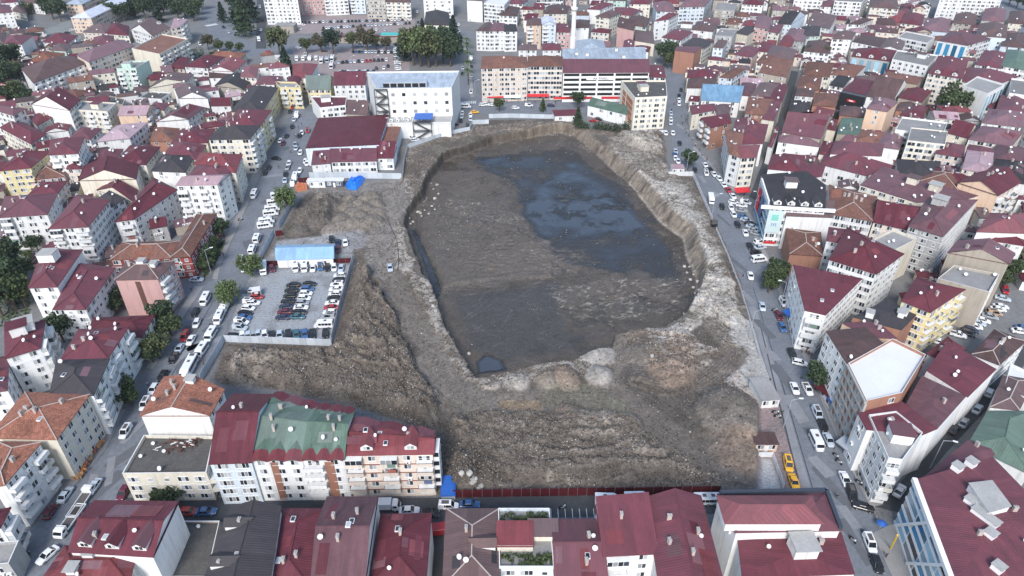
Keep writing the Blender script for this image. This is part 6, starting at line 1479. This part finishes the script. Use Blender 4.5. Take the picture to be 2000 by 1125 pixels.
row('parked along the kerb of the minibus street', 'crossroads', '382,614 -5,9 hk;385,635 -4,9 hw;362,661 -4,9 vr;374,668 -5,9 sw;352,684 -5,9 ss;340,703 -5,9 pk;319,738 -6,9 hk;301,764 -6,9 hw;285,793 -5,9 vw;247,847 -6,9 vw;186,954 -6,9 ss;130,970 5,-8 ss;243,966 -3,6 hm;95,1088 -8,7 sw;42,1100 6,-9 sk;100,1003 6,-9 hm')
row('parked at the bottom end of the minibus street', 'crossroads', '162,985 6,-9 Fw;140,1022 -6,9 Fw')
row('on the street behind the sports hall', 'crossroads', '497,384 -4,9 Mw;580,229 -2,6 Mw;571,250 -3,8 hk;560,268 -3,8 sk;553,282 -3,8 sm;548,278 -4,8 hw;590,262 -2,8 hw;601,258 0,6 vr;585,268 -2,7 hk;577,285 -2,7 hg;579,292 -3,8 ss;587,301 -2,7 hw;565,322 -2,7 hw;562,330 -2,7 sg;558,343 -2,7 sk;557,355 -2,7 ss;586,336 -3,8 hw;577,350 -2,8 Mw;572,362 -2,8 vw;597,318 -1,5 hw;600,322 -1,5 hw;567,220 -3,7 sk;572,212 -3,7 hr;575,236 -3,7 ss;540,312 9,1 sk;525,330 -3,8 hk;518,340 -3,8 hk')
row('parked along the street of the red hoarding', 'crossing', '370,1003 8,0 hr;404,1003 8,0 sb;753,994 8,0 Tw;800,1001 8,0 sw;840,1007 8,0 hk;876,992 8,0 vw;918,989 8,0 sb;1186,983 8,0 Mw;1243,980 8,0 Mw;1378,982 8,0 Mw;1395,982 8,0 Mw;858,1043 6,-1 Tr')
row('parked on the shop side of the main road', 'crossroads', '1529,594 5,9 vw;1520,620 4,9 sm;1527,643 4,9 hb;1546,694 4,9 hk;1561,712 9,2 hw;1576,764 5,9 pw;1595,811 4,9 vs;1606,835 4,9 hk;1617,863 4,9 ss;1649,940 4,9 sw;1662,968 4,9 vk;1685,994 9,2 sk;1697,1065 4,9 vw;1711,1106 4,9 hk')
row('driving on the main road', 'crossroads', '1593,868 4,9 Mw;1551,762 3,9 sw;1488,602 2,9 ss;1465,542 2,9 sw;1410,407 3,9 hk;1388,394 2,9 Tw;1379,341 3,9 vw;1357,334 2,8 sk;1327,282 2,8 sk;1314,263 2,8 hw')
row('in the angled bays below the flag', 'junction', '1482,511 9,-1 Mw;1476,496 9,-2 hk;1484,486 9,-1 ss;1483,476 9,-1 vw;1464,484 4,8 sk;1477,459 8,2 sg;1472,453 8,2 sg;1468,446 8,2 ss;1455,458 3,8 sw;1440,442 4,7 hk;1465,440 8,2 sk;1457,433 7,2 ss;1450,426 8,2 sb;1432,422 4,7 hw;1447,414 8,1 sg;1427,408 4,7 hw;1448,404 8,1 pw;1432,398 8,2 hw;1456,398 8,2 vw')
row('along the kerb by the cream corner block', 'junction', '1431,386 5,6 sw;1422,374 5,6 sr;1413,364 5,6 sw;1404,352 5,6 hw;1394,343 5,6 sw;1386,334 5,6 sk;1377,325 4,7 sw;1300,263 2,8 hw;1310,224 1,7 ss;1310,236 1,7 hw;1310,243 1,7 ss;1326,206 1,7 hw;1326,198 1,7 hw;1326,189 1,7 sk;1330,178 1,7 hk;1318,305 2,8 sb;1319,312 2,8 hw;1324,318 2,8 hw;1319,298 2,8 ss')
row('in the taxi yard', 'hut', '1538,910 2,9 vy;1549,945 3,9 sy;1496,770 1,9 hn'); row('in the side street', 'crossing', '1755,962 5,-8 sw;1907,802 5,-8 ss;1880,829 5,-8 sg;1862,842 5,-7 sk;1930,770 5,-8 hw')
row('in the yard behind the yellow block', 'side street', '1870,657 8,2 pw;1888,655 8,2 vk;1896,648 8,2 hn;1903,641 8,2 hw;1908,634 8,2 ss;1917,629 8,2 sw;1932,621 8,2 sg;1940,615 8,1 ve;1948,607 8,1 sw;1953,602 8,1 sw;1957,586 8,2 ss;1962,570 2,8 hr;1990,650 8,1 sw;1997,644 8,1 sb;1832,671 8,2 hw;1803,712 3,7 sw')
row('in the first far car park', 'bus end', '690,103 765,104 0,5 *13 hw sk sb ss hk sw;662,124 755,119 0,5 *13 hw sk ss hk sw sr;664,143 730,142 0,5 *13 sk hk ss hw;735,136 750,135 0,5 hk sw;758,131 0,5 sk;774,97 778,137 6,0 *12 hw sw ss hw hg')
row('waiting at the bus stand', 'trees', '580,118 618,117 -1,6 Mw Mw Mw Mw;628,122 -2,6 Bw;640,120 -2,6 Bs;650,118 -2,6 Bw;648,132 -2,6 Bw;597,109 -2,6 vw;543,127 0,6 hk')
row('in the upper far car park', 'market', '583,46 800,40 0,5 *32 hw sk ss hk sw sn;632,57 690,53 0,5 *11 sw hk ss;705,52 800,47 0,5 *14 sw hk ss sn;735,60 752,60 0,5 hw ss;585,58 5,1 vw;592,50 5,1 sw')
row('along the lower far car park lane', 'market', '583,95 7,0 hw;634,101 7,0 sk;703,90 7,0 vw;718,91 7,0 sw;735,89 7,0 sk;754,90 7,0 Mk;775,88 7,0 sk;525,103 7,0 hr;516,122 5,3 hw')
row('on the avenue', 'clinic', '918,42 0,5 hw;920,118 0,6 Mw;904,135 0,6 ss;921,132 0,6 sk;922,150 0,6 sg;903,146 0,6 sk;920,182 0,6 vw;910,211 8,0 Mw;943,207 8,0 hw;903,224 0,7 hw;902,230 0,7 ss;900,238 0,7 sk;919,227 0,7 sw;919,235 0,7 ss;927,221 5,0 sy;888,246 8,-3 sk;874,250 8,-3 sg;914,249 2,6 vk;840,264 8,-3 Mw;811,263 8,-2 ss;807,271 8,-2 sw;812,277 8,-2 hw;820,258 8,-2 hw;833,257 8,-2 hw')
row('in front of the beige flats', 'clinic', '1007,213 8,0 hw;1033,208 8,0 vw;1076,208 8,0 sn;950,206 8,0 hw;962,207 8,0 sw;1160,238 8,1 sr;1168,235 8,1 sk')
row('on the upper left road', 'crosswalk', '408,42 5,6 sg;437,55 5,6 hk;447,65 5,6 ss;391,88 3,6 vw;428,82 5,5 sg;65,65 8,0 hw;72,63 8,0 ss;85,78 6,2 sk;132,66 8,-1 sk;142,60 8,-1 hw;155,82 8,-1 vw;250,194 8,1 hw;12,500 8,3 hw;10,478 5,6 sk;385,549 9,0 ss;30,1000 8,0 sb;1810,18 8,1 hw;1935,38 -8,1 sk')
row('in the market street', 'car park', '508,15 0,6 vw;512,40 0,6 hk;510,60 0,6 sw;506,80 0,6 Tw;815,25 0,6 hw;817,45 0,6 sk;818,55 0,6 hw;893,80 7,0 sk;896,50 0,6 hw;897,62 0,6 ss')
# motorcycles and people
def moto_mesh():
    mb = MB()
    for x in (-.65, .65): mb.bar((x, -.06, .3), (x, .06, .3), .3, 9, 0)
    mb.box((0, 0, .6), (.8, .3, .35), 1); mb.box((-.35, 0, .82), (.8, .3, .12), 0); mb.bar((.6, 0, .35), (.42, 0, 1.05), .05, 5, 0); mb.bar((.42, -.35, 1.05), (.42, .35, 1.05), .03, 4, 0); mb.box((.55, 0, .85), (.25, .25, .3), 2); return mb.mesh('motorcycle', [M_TYRE, PAINT['g'], PAINT['w']])
MM = moto_mesh()
for px, py, a, lb in ((1098, 994, .3, 'motorcycle parked on the street of the red hoarding'), (1664, 1057, -1.2, 'motorcycle riding up the main road by the junction'), (1513, 792, -.6, 'motorcycle parked at the top of the taxi yard'), (1514, 808, -.3, 'second motorcycle at the taxi yard kerb'), (1518, 816, -.4, 'motorcycle nearest the taxi yard lamp'), (1631, 893, -1.2, 'motorcycle by the grey awning'), (1637, 905, -1.0, 'motorcycle leaning beside the corner block'), (1676, 945, -1.0, 'motorcycle on the corner pavement'), (470, 431, .5, 'red-seated motorcycle on the school pavement'), (1512, 608, 0, 'motorcycle beside the white van on the main road')):
    x, y = G(px, py); thing('motorcycle', lb, 'motorcycle', (x, y, .08), a, 'motorcycles', MM)
def person_mesh(step):
    me = bpy.data.meshes.new('skel'); s = step
    V_ = [(0, 0, .95), (0, 0, 1.15), (0, 0, 1.40), (0, 0, 1.52), (.02, 0, 1.63), (.02, 0, 1.74), (0, .11, .90), (.16 * s, .11, .50), (.05 * s, .11, .08), (.17 + .05 * s, .11, .04), (0, -.11, .90), (-.10 * s, -.11, .50), (-.30 * s, -.11, .10), (.14 - .30 * s, -.11, .05), (0, .20, 1.40), (-.06 * s, .26, 1.12), (.06, .26, .86), (0, -.20, 1.40), (.06 * s, -.26, 1.12), (.16 * s, -.26, .88)]
    E_ = [(0, 1), (1, 2), (2, 3), (3, 4), (4, 5), (0, 6), (6, 7), (7, 8), (8, 9), (0, 10), (10, 11), (11, 12), (12, 13), (2, 14), (14, 15), (15, 16), (2, 17), (17, 18), (18, 19)]
    me.from_pydata(V_, E_, []); o = bpy.data.objects.new('skel', me); COL.objects.link(o); md = o.modifiers.new('skin', 'SKIN'); R_ = [.15, .14, .15, .06, .095, .09, .10, .07, .05, .045, .10, .07, .05, .045, .08, .055, .045, .08, .055, .045]
    for v, r_ in zip(me.skin_vertices[0].data, R_): v.radius = (r_ * .8, r_)
    me.skin_vertices[0].data[0].use_root = True; sb = o.modifiers.new('sub', 'SUBSURF'); sb.levels = 1; dg = bpy.context.evaluated_depsgraph_get(); out = bpy.data.meshes.new_from_object(o.evaluated_get(dg)); bpy.data.objects.remove(o); out.name = 'person'; return out
PM = [person_mesh(.3), person_mesh(1.0)]
SK, HR = mat('skin', (.42, .26, .18), .6, .05), mat('hair', (.02, .016, .014), .8, .1); CLO = [mat('cloth_%d' % i, c, .9, .08) for i, c in enumerate([(.02, .02, .025), (.03, .045, .10), (.20, .03, .03), (.35, .35, .36), (.10, .08, .06), (.06, .08, .06)])]; CN = ['black', 'navy', 'dark red', 'pale grey', 'brown', 'dark green']
PC = {}
def pmesh(k, c, t):
    if (k, c, t) not in PC:
        m = PM[k].copy(); m.materials.clear(); [m.materials.append(q) for q in (CLO[c], CLO[t], SK, HR, M_TYRE)]
        for f in m.polygons:
            z = f.center.z; f.material_index = 4 if z < .09 else 1 if z < .92 else 0 if z < 1.47 and not (z < .95) else 2 if z < 1.66 and f.center.x > -.02 else 3 if z >= 1.58 else 2
            if .80 < z < .92 and abs(f.center.y) > .2: f.material_index = 2
        PC[(k, c, t)] = m
    return PC[(k, c, t)]
PP = [('by the wedge-shaped block', '1553,655 1558,668 1562,676 1570,684 1574,690 1578,694 1566,690 1583,700 1556,648 1587,708'), ('on the corner pavement at the crossing', '1674,930 1678,948 1709,1016 1729,1090'), ('walking on the lower main road', '1527,811 1544,948 1633,975'), ('by the gravel berm', '1439,544 1451,541'), ('by the cream corner block', '1400,335 1393,327 1371,305 1380,315 1453,383 1366,296 1358,286 1352,275 1449,378 1464,370 1472,391'), ('walking the minibus street', '290,755 437,502 394,708 399,715 375,570 335,668 412,640 364,650'), ('beside the sports hall', '575,266 578,268 583,252 568,300 590,246 545,330'), ('on upper main road', '1316,206 1330,230 1338,255 1340,262 1345,268 1322,200 1311,218 1333,244 1339,238'), ('outside the beige flats shops', '955,201 975,202 990,201 1012,202 1025,201 1045,202 1062,201 1085,203 1037,213')]
for where, s in PP:
    l = nums(s); use = {}
    tk = []
    for i, (px, py) in enumerate(l): c, t = random.randrange(6), random.choice([0, 1, 4]); tk.append((px, py, c, t)); use.setdefault(c, []).append((px, py))
    for px, py, c, t in tk:
        g = sorted(use[c]); x, y = G(px, py); lb = f'person in {CN[c]} top {where}' if len(g) == 1 else f'{ordn(g.index((px, py)))} person in {CN[c]} top from the left, {where}'
        thing('person', lb, 'person', (x, y, .13 if px not in (1439, 1451) else zt(x, y)), random.random() * 6.28, 'people in the streets', pmesh(random.randrange(2), c, t))
# drains, bins and pavement clutter near the crossing
mb = MB(); [mb.bar((*G(px, py), .04), (*G(px, py), .055), .4, 10) for px, py in nums('1565,738 1684,1036 430,470 250,905 1470,640 395,625')]; ob('manhole_covers', mb.mesh('manhole_covers', [M_STEEL]), kind='structure')
for k, (px, py) in enumerate(nums('1394,432 1394,437')):
    x, y = G(px, py + 6); t = thing('waste_skip', ('upper' if k == 0 else 'lower') + ' black waste container beside the pale barrier on the road', 'waste container', (x, y, 0), .2); mb = MB(); mb.prism([(-1, -.7), (1, -.7), (1, .7), (-1, .7)], .3, 1.5); ob('bin_body', mb.mesh('bin_body', [M_BLK]), t); mb = MB(); mb.box((0, 0, 1.58), (2.1, 1.5, .16), 0); ob('lid', mb.mesh('lid', [M_BED]), t)
